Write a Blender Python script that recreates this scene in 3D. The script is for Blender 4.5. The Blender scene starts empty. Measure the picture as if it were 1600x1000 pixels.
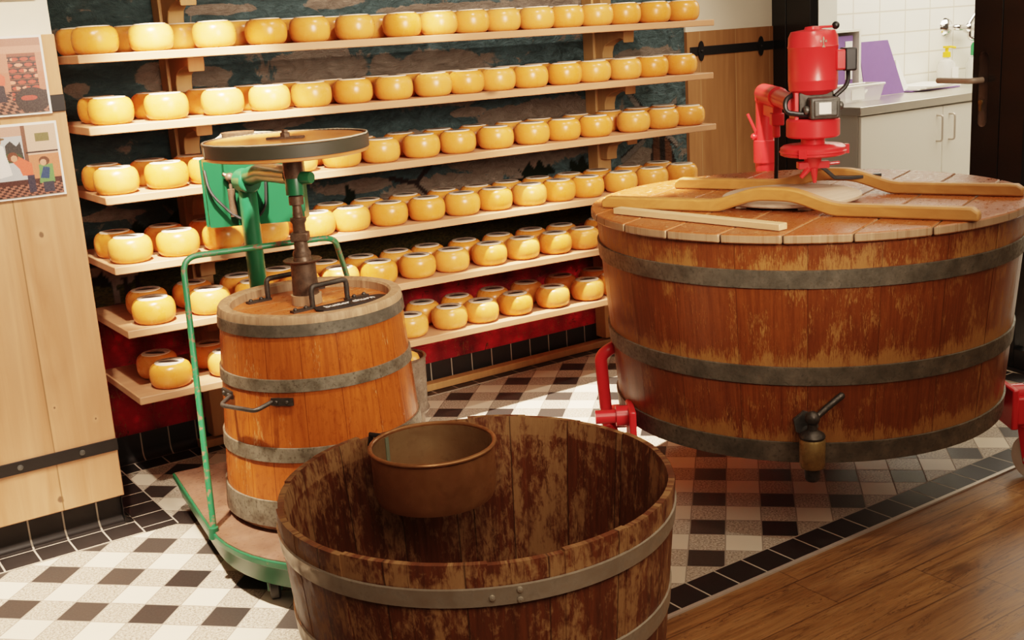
import bpy, bmesh, math, random
from mathutils import Vector, Matrix
random.seed(7)
S = 0.1                      # one floor tile (10 cm) is the working unit
sc = bpy.context.scene
col = sc.collection
PI = math.pi
RV = Vector((.823, -.568, 0)); DV = Vector((.568, .823, 0)); UP = Vector((0, 0, 1))

# ------------------------------------------------------------------ materials
class NT:
    def __init__(s, name):
        s.m = bpy.data.materials.new(name); s.m.use_nodes = True
        s.t = s.m.node_tree; s.t.nodes.clear()
        s.out = s.t.nodes.new('ShaderNodeOutputMaterial')
        s.b = s.t.nodes.new('ShaderNodeBsdfPrincipled')
        s.t.links.new(s.b.outputs[0], s.out.inputs[0])
    def n(s, typ, **kw):
        x = s.t.nodes.new(typ)
        for k, v in kw.items(): setattr(x, k, v)
        return x
    def put(s, sock, v):
        if hasattr(v, 'is_output') or isinstance(v, bpy.types.NodeSocket): s.t.links.new(v, sock)
        else:
            if isinstance(v, (tuple, list)) and len(v) == 3 and sock.type == 'RGBA': v = (*v, 1)
            sock.default_value = v
    def set(s, **kw):
        for k, v in kw.items(): s.put(s.b.inputs[k.replace('_', ' ')], v)
        return s
    def math(s, op, a, b=0., c=0., clamp=False):
        x = s.n('ShaderNodeMath', operation=op, use_clamp=clamp)
        s.put(x.inputs[0], a); s.put(x.inputs[1], b); s.put(x.inputs[2], c); return x.outputs[0]
    def coord(s, kind='Object', scale=(1, 1, 1), rot=(0, 0, 0), loc=(0, 0, 0)):
        c = s.n('ShaderNodeTexCoord'); mp = s.n('ShaderNodeMapping')
        s.t.links.new(c.outputs[kind], mp.inputs[0])
        mp.inputs['Scale'].default_value = scale; mp.inputs['Rotation'].default_value = rot; mp.inputs['Location'].default_value = loc
        return mp.outputs[0]
    def sep(s, v):
        x = s.n('ShaderNodeSeparateXYZ'); s.put(x.inputs[0], v); return x.outputs
    def comb(s, a, b, c=0.):
        x = s.n('ShaderNodeCombineXYZ'); s.put(x.inputs[0], a); s.put(x.inputs[1], b); s.put(x.inputs[2], c); return x.outputs[0]
    def noise(s, v, scale=5, detail=4, rough=.55, dist=0.):
        x = s.n('ShaderNodeTexNoise'); s.put(x.inputs['Vector'], v); x.inputs['Scale'].default_value = scale
        x.inputs['Detail'].default_value = detail; x.inputs['Roughness'].default_value = rough; x.inputs['Distortion'].default_value = dist
        return x.outputs['Fac']
    def white(s, v, dim='1D'):
        x = s.n('ShaderNodeTexWhiteNoise', noise_dimensions=dim); s.put(x.inputs['W' if dim == '1D' else 'Vector'], v); return x.outputs['Value']
    def voro(s, v, scale, feature='F1'):
        x = s.n('ShaderNodeTexVoronoi', feature=feature); s.put(x.inputs['Vector'], v); x.inputs['Scale'].default_value = scale; return x.outputs
    def ramp(s, f, stops):
        x = s.n('ShaderNodeValToRGB'); e = x.color_ramp.elements
        while len(e) < len(stops): e.new(.5)
        for q, (p, c) in zip(e, stops): q.position = p; q.color = (*c, 1) if len(c) == 3 else c
        s.put(x.inputs[0], f); return x.outputs[0]
    def rng(s, f, a, b, lo=0., hi=1.):
        x = s.n('ShaderNodeMapRange'); s.put(x.inputs[0], f)
        for i, q in enumerate((a, b, lo, hi)): x.inputs[i + 1].default_value = q
        return x.outputs[0]
    def mix(s, f, a, b, mode='MIX'):
        x = s.n('ShaderNodeMix', data_type='RGBA', blend_type=mode); s.put(x.inputs[0], f); s.put(x.inputs[6], a); s.put(x.inputs[7], b); return x.outputs[2]
    def bump(s, h, strength=.3, dist=.01):
        x = s.n('ShaderNodeBump'); x.inputs['Strength'].default_value = strength; x.inputs['Distance'].default_value = dist
        s.put(x.inputs['Height'], h); s.put(s.b.inputs['Normal'], x.outputs[0]); return s

def plain(name, c, rough=.5, metal=0., var=.08, scale=40, **kw):
    t = NT(name); v = t.coord()
    f = t.noise(v, scale, 3)
    t.set(Base_Color=t.mix(f, tuple(x * (1 - var) for x in c), tuple(min(1, x * (1 + var)) for x in c)), Roughness=rough, Metallic=metal, **kw)
    return t.m

def worn_metal(name, c1, c2, c3, rough=.45, metal=.75, scale=18):
    t = NT(name); v = t.coord()
    f = t.noise(v, scale, 6, .65); g = t.noise(v, scale * 6, 3)
    c = t.ramp(f, [(.3, c1), (.52, c2), (.72, c3)])
    t.set(Base_Color=t.mix(t.rng(g, .55, .75), c, c1), Roughness=t.rng(g, .3, .7, rough - .12, rough + .2), Metallic=metal).bump(g, .15, .002)
    return t.m

def paint_metal(name, c, chip, rough=.32, amount=.66, scale=30):
    t = NT(name); v = t.coord()
    f = t.noise(v, scale, 5, .7); g = t.noise(v, 9, 3)
    base = t.mix(g, tuple(x * .85 for x in c), tuple(min(1, x * 1.1) for x in c))
    t.set(Base_Color=t.mix(t.rng(f, amount, amount + .03), base, chip), Roughness=t.rng(f, amount, amount + .03, rough, .8), Specular_IOR_Level=.5).bump(f, .05, .002)
    return t.m

def wood(name, c1, c2, axis=2, rough=.45, freq=1., board=0., baxis=0, seam=(.1, .05, .02), knots=False, bw=.006, spots=()):
    """grain along axis (metres), optional board seams every `board` metres across baxis"""
    t = NT(name); v = t.coord()
    sx = [26 * freq] * 3; sx[axis] = 1.6 * freq
    o = t.sep(v); pos = [o[0], o[1], o[2]]
    vec = v
    if board:
        q = t.math('DIVIDE', pos[baxis], board); k = t.math('FLOOR', q); fr = t.math('FRACT', q)
        rnd = t.white(k); off = t.math('MULTIPLY', rnd, 7.3)
        pp = list(pos); pp[axis] = t.math('ADD', pos[axis], off); vec = t.comb(*pp)
    mp = t.n('ShaderNodeMapping'); t.put(mp.inputs[0], vec); mp.inputs['Scale'].default_value = sx
    f = t.noise(mp.outputs[0], 1, 6, .6, .7)
    sy = [5 * freq] * 3; sy[axis] = .7 * freq
    mp2 = t.n('ShaderNodeMapping'); t.put(mp2.inputs[0], vec); mp2.inputs['Scale'].default_value = sy
    g = t.noise(mp2.outputs[0], 1.3, 3, .5, 1.2)
    wv = t.math('FRACT', t.math('MULTIPLY', g, 9)); ring = t.math('ABSOLUTE', t.math('SUBTRACT', wv, .5))
    c = t.mix(t.rng(f, .25, .75), c1, c2)
    c = t.mix(t.math('MULTIPLY', ring, .45), c, tuple(x * .72 for x in c1))
    if knots:
        vv = t.voro(t.comb(*[t.math('MULTIPLY', p, 1.0 if i != axis else .55) for i, p in enumerate(pos)]), 3.2)
        c = t.mix(t.rng(vv[0], .02, .075, 1., 0.), c, (.1, .05, .02))
    for (px, pz, pr_) in spots:
        ddx = t.math('SUBTRACT', pos[0], px); ddz = t.math('MULTIPLY', t.math('SUBTRACT', pos[2], pz), .8)
        rr = t.math('SQRT', t.math('ADD', t.math('MULTIPLY', ddx, ddx), t.math('MULTIPLY', ddz, ddz)))
        rr = t.math('ADD', rr, t.math('MULTIPLY', t.math('SUBTRACT', t.noise(v, 60, 3), .5), pr_))
        c = t.mix(t.math('MULTIPLY', t.rng(rr, pr_ * 1.1, pr_ * 4, 1., 0.), .35), c, c2)
        c = t.mix(t.rng(rr, pr_ * .7, pr_ * 1.15, .85, 0.), c, (.11, .06, .03))
    if board:
        c = t.mix(t.math('MULTIPLY', t.math('SUBTRACT', rnd, .5), .5), c, tuple(x * .75 for x in c1))
        d = t.math('MINIMUM', fr, t.math('SUBTRACT', 1., fr))
        c = t.mix(t.rng(d, .0, bw / board, 1., 0.), c, seam)
    t.set(Base_Color=c, Roughness=t.rng(f, .2, .8, rough, rough + .15)).bump(f, .12, .002)
    return t.m

def stave_mat(name, varnish, worn, dark, w=1.2, wear=.5, rough=.35, fs=30., fl=.35, seam=.022, sd=.75, edges=(), dirt=.35):
    """UV in tiles: u along the circumference, v up"""
    t = NT(name); c = t.n('ShaderNodeTexCoord'); o = t.sep(c.outputs['UV'])
    u, v = o[0], o[1]
    q = t.math('DIVIDE', u, w); k = t.math('FLOOR', q); fr = t.math('FRACT', q)
    rnd = t.white(k); rnd2 = t.white(t.math('ADD', k, 31.7))
    vv = t.math('ADD', v, t.math('MULTIPLY', rnd, 37.))
    grain = t.noise(t.comb(t.math('MULTIPLY', u, 9.), t.math('MULTIPLY', vv, .55), rnd), 1, 5, .65, .4)
    fine = t.noise(t.comb(t.math('MULTIPLY', u, fs), t.math('MULTIPLY', vv, fs * .13), rnd), 1, 4, .7, .8)
    blot = t.noise(t.comb(t.math('MULTIPLY', u, 1.5), t.math('MULTIPLY', vv, .6), rnd2), 1.2, 4, .65)
    flake = t.noise(t.comb(t.math('MULTIPLY', u, 5.), t.math('MULTIPLY', vv, 2.4), rnd2), 1.6, 6, .72, .5)
    m = t.math('ADD', t.math('MULTIPLY', fine, 1. - fl), t.math('MULTIPLY', flake, fl))
    m = t.math('ADD', t.math('MULTIPLY', m, .62), t.math('MULTIPLY', blot, .55))
    m = t.math('ADD', m, t.math('MULTIPLY', t.math('SUBTRACT', rnd2, .5), .07))
    for (e0, e1, wt) in edges:
        m = t.math('ADD', m, t.math('MULTIPLY', t.math('MULTIPLY', t.rng(v, e0 - .02, e0 + .02), t.rng(v, e0, e1, wt, 0.)), 1.))
    mask = t.rng(m, .70 - .2 * wear, .80 - .2 * wear)
    base = t.mix(t.rng(grain, .3, .68), dark, varnish)
    base = t.mix(t.math('MULTIPLY', t.rng(flake, .5, .72), dirt), base, tuple(x * .6 for x in dark))
    base = t.mix(t.math('MULTIPLY', rnd, .35), base, dark)
    wc = t.mix(fine, tuple(x * .6 for x in worn), worn)
    cc = t.mix(mask, base, wc)
    d = t.math('MINIMUM', fr, t.math('SUBTRACT', 1., fr))
    cc = t.mix(t.rng(d, 0., seam, sd, 0.), cc, (.015, .007, .003))
    t.set(Base_Color=cc, Roughness=t.math('ADD', t.math('MULTIPLY', mask, .3), rough), Specular_IOR_Level=.35)
    t.bump(t.math('ADD', t.math('MULTIPLY', mask, -.3), t.math('MULTIPLY', fine, .4)), .25, .003)
    return t.m

def grid_joint(t, p, period, off=0., w=.02):
    fr = t.math('FRACT', t.math('DIVIDE', t.math('ADD', p, off), period))
    d = t.math('MULTIPLY', t.math('MINIMUM', fr, t.math('SUBTRACT', 1., fr)), period)
    return t.rng(d, w * .6, w, 1., 0.)

M = {}
def floor_mat():
    t = NT('checker tiles'); v = t.coord('Object', (10, 10, 10)); o = t.sep(v)
    r2 = 1 / math.sqrt(2)
    u = t.math('MULTIPLY', t.math('SUBTRACT', o[0], o[1]), r2); w = t.math('MULTIPLY', t.math('ADD', o[0], o[1]), r2)
    def par(p): return t.math('FLOOR', t.math('MULTIPLY', t.math('FRACT', t.math('MULTIPLY', t.math('FLOOR', p), .5)), 2.001))
    pu, pv = par(u), par(w)
    black = t.math('MULTIPLY', t.math('SUBTRACT', 1., pu), pv)
    whit = t.math('MULTIPLY', pu, t.math('SUBTRACT', 1., pv))
    cell = t.white(t.comb(t.math('FLOOR', u), t.math('FLOOR', w)), '2D')
    sp = t.noise(v, 16, 2, .9)
    speck = t.ramp(sp, [(.36, (.13, .10, .075)), (.5, (.42, .35, .27)), (.62, (.62, .54, .44))])
    c = t.mix(whit, speck, (.70, .61, .48))
    c = t.mix(black, c, (.022, .018, .016))
    c = t.mix(t.math('MULTIPLY', cell, .16), c, (.25, .2, .16))
    j = t.math('MAXIMUM', grid_joint(t, u, 1., 0, .022), grid_joint(t, w, 1., 0, .022))
    c = t.mix(j, c, (.30, .25, .2))
    t.set(Base_Color=c, Roughness=t.math('ADD', t.math('MULTIPLY', j, .4), t.rng(sp, .3, .7, .36, .5)), Specular_IOR_Level=.4)
    t.bump(t.math('SUBTRACT', 1., j), .3, .002)
    return t.m
def black_tile(name, axis, off, extra=None):
    t = NT(name); v = t.coord('Object', (10, 10, 10)); o = t.sep(v)
    j = grid_joint(t, o[axis], 1., off, .03)
    if extra:
        for ax, at in extra:
            d = t.math('ABSOLUTE', t.math('SUBTRACT', o[ax], at)); j = t.math('MAXIMUM', j, t.rng(d, .018, .03, 1., 0.))
    n = t.noise(v, 3, 3)
    t.set(Base_Color=t.mix(j, t.mix(n, (.016, .013, .012), (.03, .025, .022)), (.42, .36, .29)), Roughness=t.math('ADD', t.math('MULTIPLY', j, .4), .42), Specular_IOR_Level=.3)
    t.bump(t.math('SUBTRACT', 1., j), .3, .002)
    return t.m
def mural_mat():
    t = NT('painted mural'); v = t.coord('Object', (10, 10, 10)); o = t.sep(v)
    z = o[2]; x = o[0]
    # impasto relief
    st = t.noise(t.comb(t.math('MULTIPLY', x, .9), 0., t.math('MULTIPLY', z, 1.5)), 1.6, 7, .68, 1.6)
    st2 = t.noise(t.comb(t.math('MULTIPLY', x, 2.), 3., t.math('MULTIPLY', z, 6.)), 1.5, 4, .6, 2.2)
    # sky
    ca = t.n('ShaderNodeVertexColor'); ca.layer_name = 'Cloud'
    cl = t.math('ADD', t.sep(ca.outputs['Color'])[0], t.math('MULTIPLY', t.math('SUBTRACT', t.noise(t.comb(x, 1.7, z), .8, 6, .65, .9), .5), .95))
    sky = t.mix(t.rng(x, 2., 27.), (.10, .155, .16), (.19, .30, .325))
    sky = t.mix(t.rng(st, .35, .7), (.065, .10, .105), sky)
    cloudc = t.mix(t.rng(st, .3, .75), (.27, .21, .165), (.46, .36, .28))
    c = t.mix(t.rng(cl, .60, .66, 0., .92), sky, cloudc)
    # fields
    zz = t.math('ADD', z, t.math('MULTIPLY', t.math('SUBTRACT', t.noise(t.comb(x, 0., z), .9, 3), .5), .9))
    grass = t.mix(t.rng(st2, .35, .68), (.035, .038, .012), (.18, .14, .035))
    c = t.mix(t.rng(zz, 7.35, 7.5, 1., 0.), c, grass)
    c = t.mix(t.math('MULTIPLY', t.rng(zz, 7.2, 7.3), t.rng(zz, 7.5, 7.6, 1., 0.)), c, (.022, .012, .008))
    vo = t.voro(t.comb(x, 0., t.math('MULTIPLY', z, .8)), 1.15); vo2 = t.voro(t.comb(x, 5., z), 2.7)
    red = t.mix(t.rng(vo[0], .3, .8), (.88, .03, .055), (.16, .014, .02))
    red = t.mix(t.math('MULTIPLY', t.rng(vo2[0], .15, .55), .5), red, (.34, .014, .024))
    red = t.mix(t.math('MULTIPLY', t.rng(t.noise(v, 1.7, 5, .7, 1.), .6, .66), .8), red, (.04, .028, .012))
    line = t.noise(t.comb(t.math('MULTIPLY', x, 2.2), 0., t.math('MULTIPLY', z, .8)), 1.5, 2, .5, 1.5)
    red = t.mix(t.math('MULTIPLY', t.rng(t.math('ABSOLUTE', t.math('SUBTRACT', line, .62)), .006, .012, 1., 0.), .6), red, (.30, .22, .06))
    rz = t.math('ADD', zz, t.math('MULTIPLY', t.math('SUBTRACT', t.noise(v, .5, 2), .5), 1.))
    c = t.mix(t.rng(rz, 5.4, 5.6, 1., 0.), c, red)
    at = t.n('ShaderNodeVertexColor'); at.layer_name = 'Paint'
    c = t.mix(at.outputs['Alpha'], c, at.outputs['Color'])
    h = t.math('ADD', t.math('MULTIPLY', st, 1.), t.math('MULTIPLY', st2, .35))
    t.set(Base_Color=c, Roughness=.55, Specular_IOR_Level=.35)
    t.bump(t.math('MULTIPLY', h, t.rng(rz, 5.2, 5.8, .25, 1.)), 1., .05)
    return t.m
def cheese_mat():
    t = NT('yellow cheese wax'); i = t.n('ShaderNodeObjectInfo'); v = t.coord()
    f = t.noise(v, 22, 3)
    c = t.mix(i.outputs['Random'], (.74, .26, .045), (.80, .33, .08))
    c = t.mix(t.math('MULTIPLY', t.rng(f, .45, .75), .25), c, (.84, .37, .11))
    t.set(Base_Color=c, Roughness=t.rng(f, .3, .7, .22, .34), Specular_IOR_Level=.45, Subsurface_Weight=.12, Subsurface_Radius=(.012, .006, .002), Subsurface_Scale=.6)
    return t.m
def label_mat():
    t = NT('printed paper label'); v = t.coord('Object', (10, 10, 10), (0, 0, .6)); o = t.sep(v)
    ex = t.math('DIVIDE', t.math('SUBTRACT', o[0], .02), .35); ey = t.math('DIVIDE', t.math('ADD', o[1], .10), .14)
    e = t.math('ADD', t.math('MULTIPLY', ex, ex), t.math('MULTIPLY', ey, ey))
    g = t.noise(v, 7, 3, .7)
    c = t.mix(t.math('MULTIPLY', t.rng(o[1], .0, .05), t.rng(g, .45, .55, .2, .75)), (.78, .68, .55), (.24, .19, .15))
    c = t.mix(t.rng(e, .9, 1.05, 1., 0.), c, (.03, .018, .012))
    t.set(Base_Color=c, Roughness=.32)
    return t.m
def kitchen_tile():
    t = NT('white wall tiles'); v = t.coord('Object', (10, 10, 10)); o = t.sep(v)
    j = t.math('MAXIMUM', grid_joint(t, o[0], 2.28, .1, .05), grid_joint(t, o[2], 1.24, -.06, .05))
    t.set(Base_Color=t.mix(j, (.86, .82, .74), (.62, .55, .45)), Roughness=.25)
    return t.m
def plank_floor():
    t = NT('brown plank floor'); v = t.coord('Object', (10, 10, 10)); o = t.sep(v)
    q = t.math('DIVIDE', o[1], 1.45); k = t.math('FLOOR', q); fr = t.math('FRACT', q)
    r = t.white(k); xs = t.math('ADD', o[0], t.math('MULTIPLY', r, 23.)); kx = t.math('FLOOR', t.math('DIVIDE', xs, 9.)); fx = t.math('FRACT', t.math('DIVIDE', xs, 9.))
    r2 = t.white(t.comb(k, kx), '2D'); oy = t.math('ADD', o[1], t.math('MULTIPLY', r2, 40.))
    g = t.noise(t.comb(t.math('MULTIPLY', xs, .28), t.math('MULTIPLY', oy, 3.4), r2), 1.3, 6, .65, 1.2)
    g2 = t.noise(t.comb(t.math('MULTIPLY', xs, .5), t.math('MULTIPLY', oy, 9.), r2), 1.5, 4, .6, .8)
    b = t.noise(t.comb(t.math('MULTIPLY', xs, .35), t.math('MULTIPLY', oy, .9), r2), 1., 3, .5)
    c = t.ramp(g, [(.28, (.07, .032, .013)), (.42, (.20, .095, .036)), (.6, (.31, .16, .064)), (.8, (.38, .215, .095))])
    cr = t.noise(t.comb(t.math('MULTIPLY', xs, .16), t.math('MULTIPLY', oy, 2.6), t.math('ADD', r2, 4.)), 1.2, 5, .6, 1.6)
    c = t.mix(t.math('MULTIPLY', t.rng(g2, .56, .68), .7), c, (.05, .025, .012))
    c = t.mix(t.math('MULTIPLY', t.rng(b, .3, .7), .4), c, (.12, .058, .024))
    c = t.mix(t.math('MULTIPLY', r2, .3), c, (.34, .17, .06))
    c = t.mix(t.rng(t.math('ABSOLUTE', t.math('SUBTRACT', cr, .5)), .0, .012, .75, 0.), c, (.045, .022, .010))
    vk = t.voro(t.comb(t.math('MULTIPLY', xs, .33), oy, 0.), .55)
    c = t.mix(t.rng(vk[0], .04, .13, 1., 0.), c, (.03, .015, .008))
    d = t.math('MULTIPLY', t.math('MINIMUM', fr, t.math('SUBTRACT', 1., fr)), 1.45); d2 = t.math('MULTIPLY', t.math('MINIMUM', fx, t.math('SUBTRACT', 1., fx)), 9.)
    c = t.mix(t.math('MAXIMUM', t.rng(d, .0, .03, .8, 0.), t.rng(d2, 0., .03, .6, 0.)), c, (.03, .014, .007))
    t.set(Base_Color=c, Roughness=t.rng(g, .3, .7, .32, .48), Specular_IOR_Level=.4).bump(g2, .12, .002)
    return t.m
def glass_mat(name='clear glass', tint=(1, 1, 1), rough=0.):
    t = NT(name)
    g = t.n('ShaderNodeBsdfGlass'); g.inputs['Color'].default_value = (*tint, 1); g.inputs['IOR'].default_value = 1.02; g.inputs['Roughness'].default_value = rough
    gl = t.n('ShaderNodeBsdfGlossy'); gl.inputs['Roughness'].default_value = .02
    tr = t.n('ShaderNodeBsdfTransparent'); tr.inputs['Color'].default_value = (*tint, 1)
    fr = t.n('ShaderNodeFresnel'); fr.inputs['IOR'].default_value = 1.35
    mx = t.n('ShaderNodeMixShader'); geo = t.n('ShaderNodeNewGeometry'); t.put(mx.inputs[0], t.math('MULTIPLY', fr.outputs[0], t.math('SUBTRACT', 1., geo.outputs['Backfacing']))); t.put(mx.inputs[1], tr.outputs[0]); t.put(mx.inputs[2], gl.outputs[0])
    t.put(t.out.inputs[0], mx.outputs[0])
    return t.m
def attr_mat(name, rough=.3):
    t = NT(name); a = t.n('ShaderNodeVertexColor'); a.layer_name = 'Paint'
    v = t.coord(); f = t.noise(v, 260, 2)
    t.set(Base_Color=t.mix(.06, a.outputs['Color'], t.ramp(f, [(.3, (.1, .05, .04)), (.7, (.8, .6, .5))])), Roughness=rough); return t.m

M['floor'] = floor_mat(); M['plank'] = plank_floor(); M['mural'] = mural_mat()
M['cheese'] = cheese_mat(); M['label'] = label_mat()
M['oak'] = wood('oak boards', (.44, .20, .088), (.68, .385, .215), 2, .5, .55, board=.186, baxis=0, seam=(.22, .11, .04), bw=.003, spots=((.061, .925, .007), (-.004, .14, .009), (.02, .42, .003), (.13, .36, .003)))
M['oak2'] = wood('oak boards right', (.25, .11, .04), (.44, .22, .09), 2, .45, .55, board=.225, baxis=0, seam=(.5, .32, .16), bw=.002)
M['pine'] = wood('pine shelf', (.44, .215, .11), (.55, .30, .165), 0, .5, .6, knots=True)
M['pinepost'] = wood('pine upright', (.44, .23, .085), (.55, .31, .13), 2, .5, .7)
M['iron'] = plain('black iron strap', (.018, .016, .015), .42, .3)
M['cream'] = plain('cream plaster', (.78, .71, .58), .8, 0, .03, 12)
M['vat'] = stave_mat('worn red varnish staves', (.20, .058, .016), (.34, .155, .045), (.105, .028, .009), 1.75, .50, .3, 34., .3, .010, .6, ((7.83, 8.5, .10), (5.26, 5.75, .16), (3.17, 3.7, .16)))
M['tub'] = stave_mat('flaking brown staves', (.15, .046, .017), (.34, .18, .075), (.07, .023, .010), 1.32, .74, .42, 20., .7, .018, .8, ((5.36, 5.9, .06), (55.3, 56.4, .11)))
M['churn'] = stave_mat('orange varnished staves', (.46, .120, .022), (.58, .28, .11), (.25, .060, .012), 1.0, .16, .26, 30., .35, .012, .8, (), .75)
M['hoop_dark'] = worn_metal('dark galvanised hoop', (.075, .066, .050), (.13, .115, .088), (.20, .17, .13), .5, .55)
M['hoop_grey'] = worn_metal('grey steel hoop', (.30, .25, .19), (.37, .32, .25), (.44, .38, .30), .42, .6, 8)
M['hoop_rust'] = worn_metal('rusty tin hoop', (.07, .05, .03), (.19, .165, .12), (.29, .25, .19), .45, .55, 22)
M['lidwood'] = None
M['rimwood'] = wood('worn pale wood rim', (.20, .11, .055), (.50, .32, .185), 2, .6, 2.2)
M['batten'] = wood('golden wood batten', (.34, .135, .032), (.50, .235, .07), 1, .4, .9)
M['palewood'] = wood('pale worn board', (.46, .34, .24), (.62, .48, .36), 0, .55, .9)
M['stick'] = wood('bare wood stick', (.55, .34, .17), (.68, .46, .27), 1, .5, .8)
M['red'] = paint_metal('red enamel', (.62, .030, .034), (.28, .06, .04), .28, .74)
M['green'] = paint_metal('green enamel', (.012, .098, .042), (.25, .15, .06), .33, .68, 26)
M['greendark'] = paint_metal('dark green sheet', (.006, .062, .024), (.25, .15, .04), .38, .74, 26)
M['greenchip'] = paint_metal('chipped green paint', (.018, .15, .06), (.20, .10, .06), .4, .56, 55)
M['rust'] = worn_metal('rusty brown iron', (.045, .026, .016), (.095, .058, .036), (.16, .10, .065), .5, .5)
M['darkiron'] = worn_metal('dark iron', (.03, .026, .022), (.055, .048, .04), (.09, .08, .066), .42, .6)
M['castgrey'] = worn_metal('grey cast housing', (.06, .058, .052), (.10, .097, .088), (.15, .145, .13), .4, .5)
M['brass'] = worn_metal('tarnished brass', (.16, .10, .035), (.25, .165, .06), (.30, .21, .09), .45, .6)
M['copper'] = worn_metal('brown copper', (.24, .10, .038), (.31, .14, .055), (.38, .185, .075), .42, .55, 7)
M['coppern'] = worn_metal('dull copper lining', (.20, .12, .055), (.27, .17, .085), (.34, .23, .12), .45, .5, 7)
M['verdigris'] = plain('verdigris seam', (.14, .16, .11), .6)
M['zinc'] = worn_metal('dull zinc', (.09, .065, .048), (.16, .12, .09), (.25, .20, .16), .5, .45, 24)
M['steel'] = plain('brushed steel', (.56, .48, .41), .42, .45, .05, 60)
M['chrome'] = plain('chrome', (.82, .80, .78), .08, 1., .02)
M['blackpaint'] = plain('black satin frame', (.012, .011, .010), .25, .1)
M['black'] = plain('black plastic', (.012, .012, .012), .35)
M['belt'] = plain('dark belt', (.030, .028, .018), .5)
M['fabric'] = plain('frayed canvas belt', (.46, .40, .30), .8)
M['white'] = plain('white laminate', (.80, .75, .66), .3, 0, .02)
M['greypanel'] = plain('grey end panel', (.50, .47, .42), .4, 0, .02)
M['worktop'] = plain('stainless worktop', (.58, .54, .49), .28, .85, .04)
M['purple'] = plain('purple plastic', (.20, .11, .30), .35)
M['paper'] = plain('white paper', (.86, .82, .76), .6, 0, .02)
M['clearplastic'] = None
M['yellow'] = plain('yellow plastic', (.85, .50, .03), .35)
M['greenplastic'] = plain('green plastic', (.03, .30, .10), .35)
M['nylon'] = plain('white nylon wheel', (.62, .55, .46), .4)
M['rubber'] = plain('dark rubber', (.03, .028, .024), .6)
M['deck'] = worn_metal('brown deck sheet', (.10, .05, .032), (.16, .085, .055), (.21, .12, .085), .35, .1, 9)
M['kitchen'] = kitchen_tile(); M['glass'] = glass_mat()
M['photo'] = attr_mat('glossy photo print')
M['cove_x'] = black_tile('black cove tiles', 0, -.08)
M['cove_y'] = black_tile('black cove tiles side', 1, 0.)
def frosted():
    t = NT('clear plastic'); t.set(Base_Color=(.85, .82, .78), Roughness=.2, Alpha=.45); return t.m
M['clearplastic'] = frosted()
def lid_mat(name, c1, c2, pdir, width, worn):
    t = NT(name); v = t.coord('Object', (10, 10, 10)); o = t.sep(v)
    a = t.math('ADD', t.math('MULTIPLY', o[0], pdir[0]), t.math('MULTIPLY', o[1], pdir[1]))
    b = t.math('ADD', t.math('MULTIPLY', o[0], -pdir[1]), t.math('MULTIPLY', o[1], pdir[0]))
    k = t.math('FLOOR', t.math('DIVIDE', b, width)); r = t.white(k)
    g = t.noise(t.comb(t.math('MULTIPLY', a, .5), t.math('MULTIPLY', b, 7.), r), 1.2, 5, .65, .5)
    s = t.noise(t.comb(t.math('MULTIPLY', a, 2.5), t.math('MULTIPLY', b, 4.), r), 1.4, 6, .7)
    c = t.mix(g, c1, c2); c = t.mix(t.math('MULTIPLY', r, .35), c, c1)
    c = t.mix(t.rng(s, .60, .66, 0., .75), c, worn)
    # worn bare edge on the vertical rim
    geo = t.n('ShaderNodeNewGeometry'); nz = t.sep(geo.outputs['Normal'])[2]
    c = t.mix(t.rng(t.math('ABSOLUTE', nz), .3, .7, .8, 0.), c, t.mix(s, (.16, .10, .06), (.5, .36, .22)))
    t.set(Base_Color=c, Roughness=t.rng(s, .4, .7, .26, .5)).bump(s, .12, .003)
    return t.m

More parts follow.
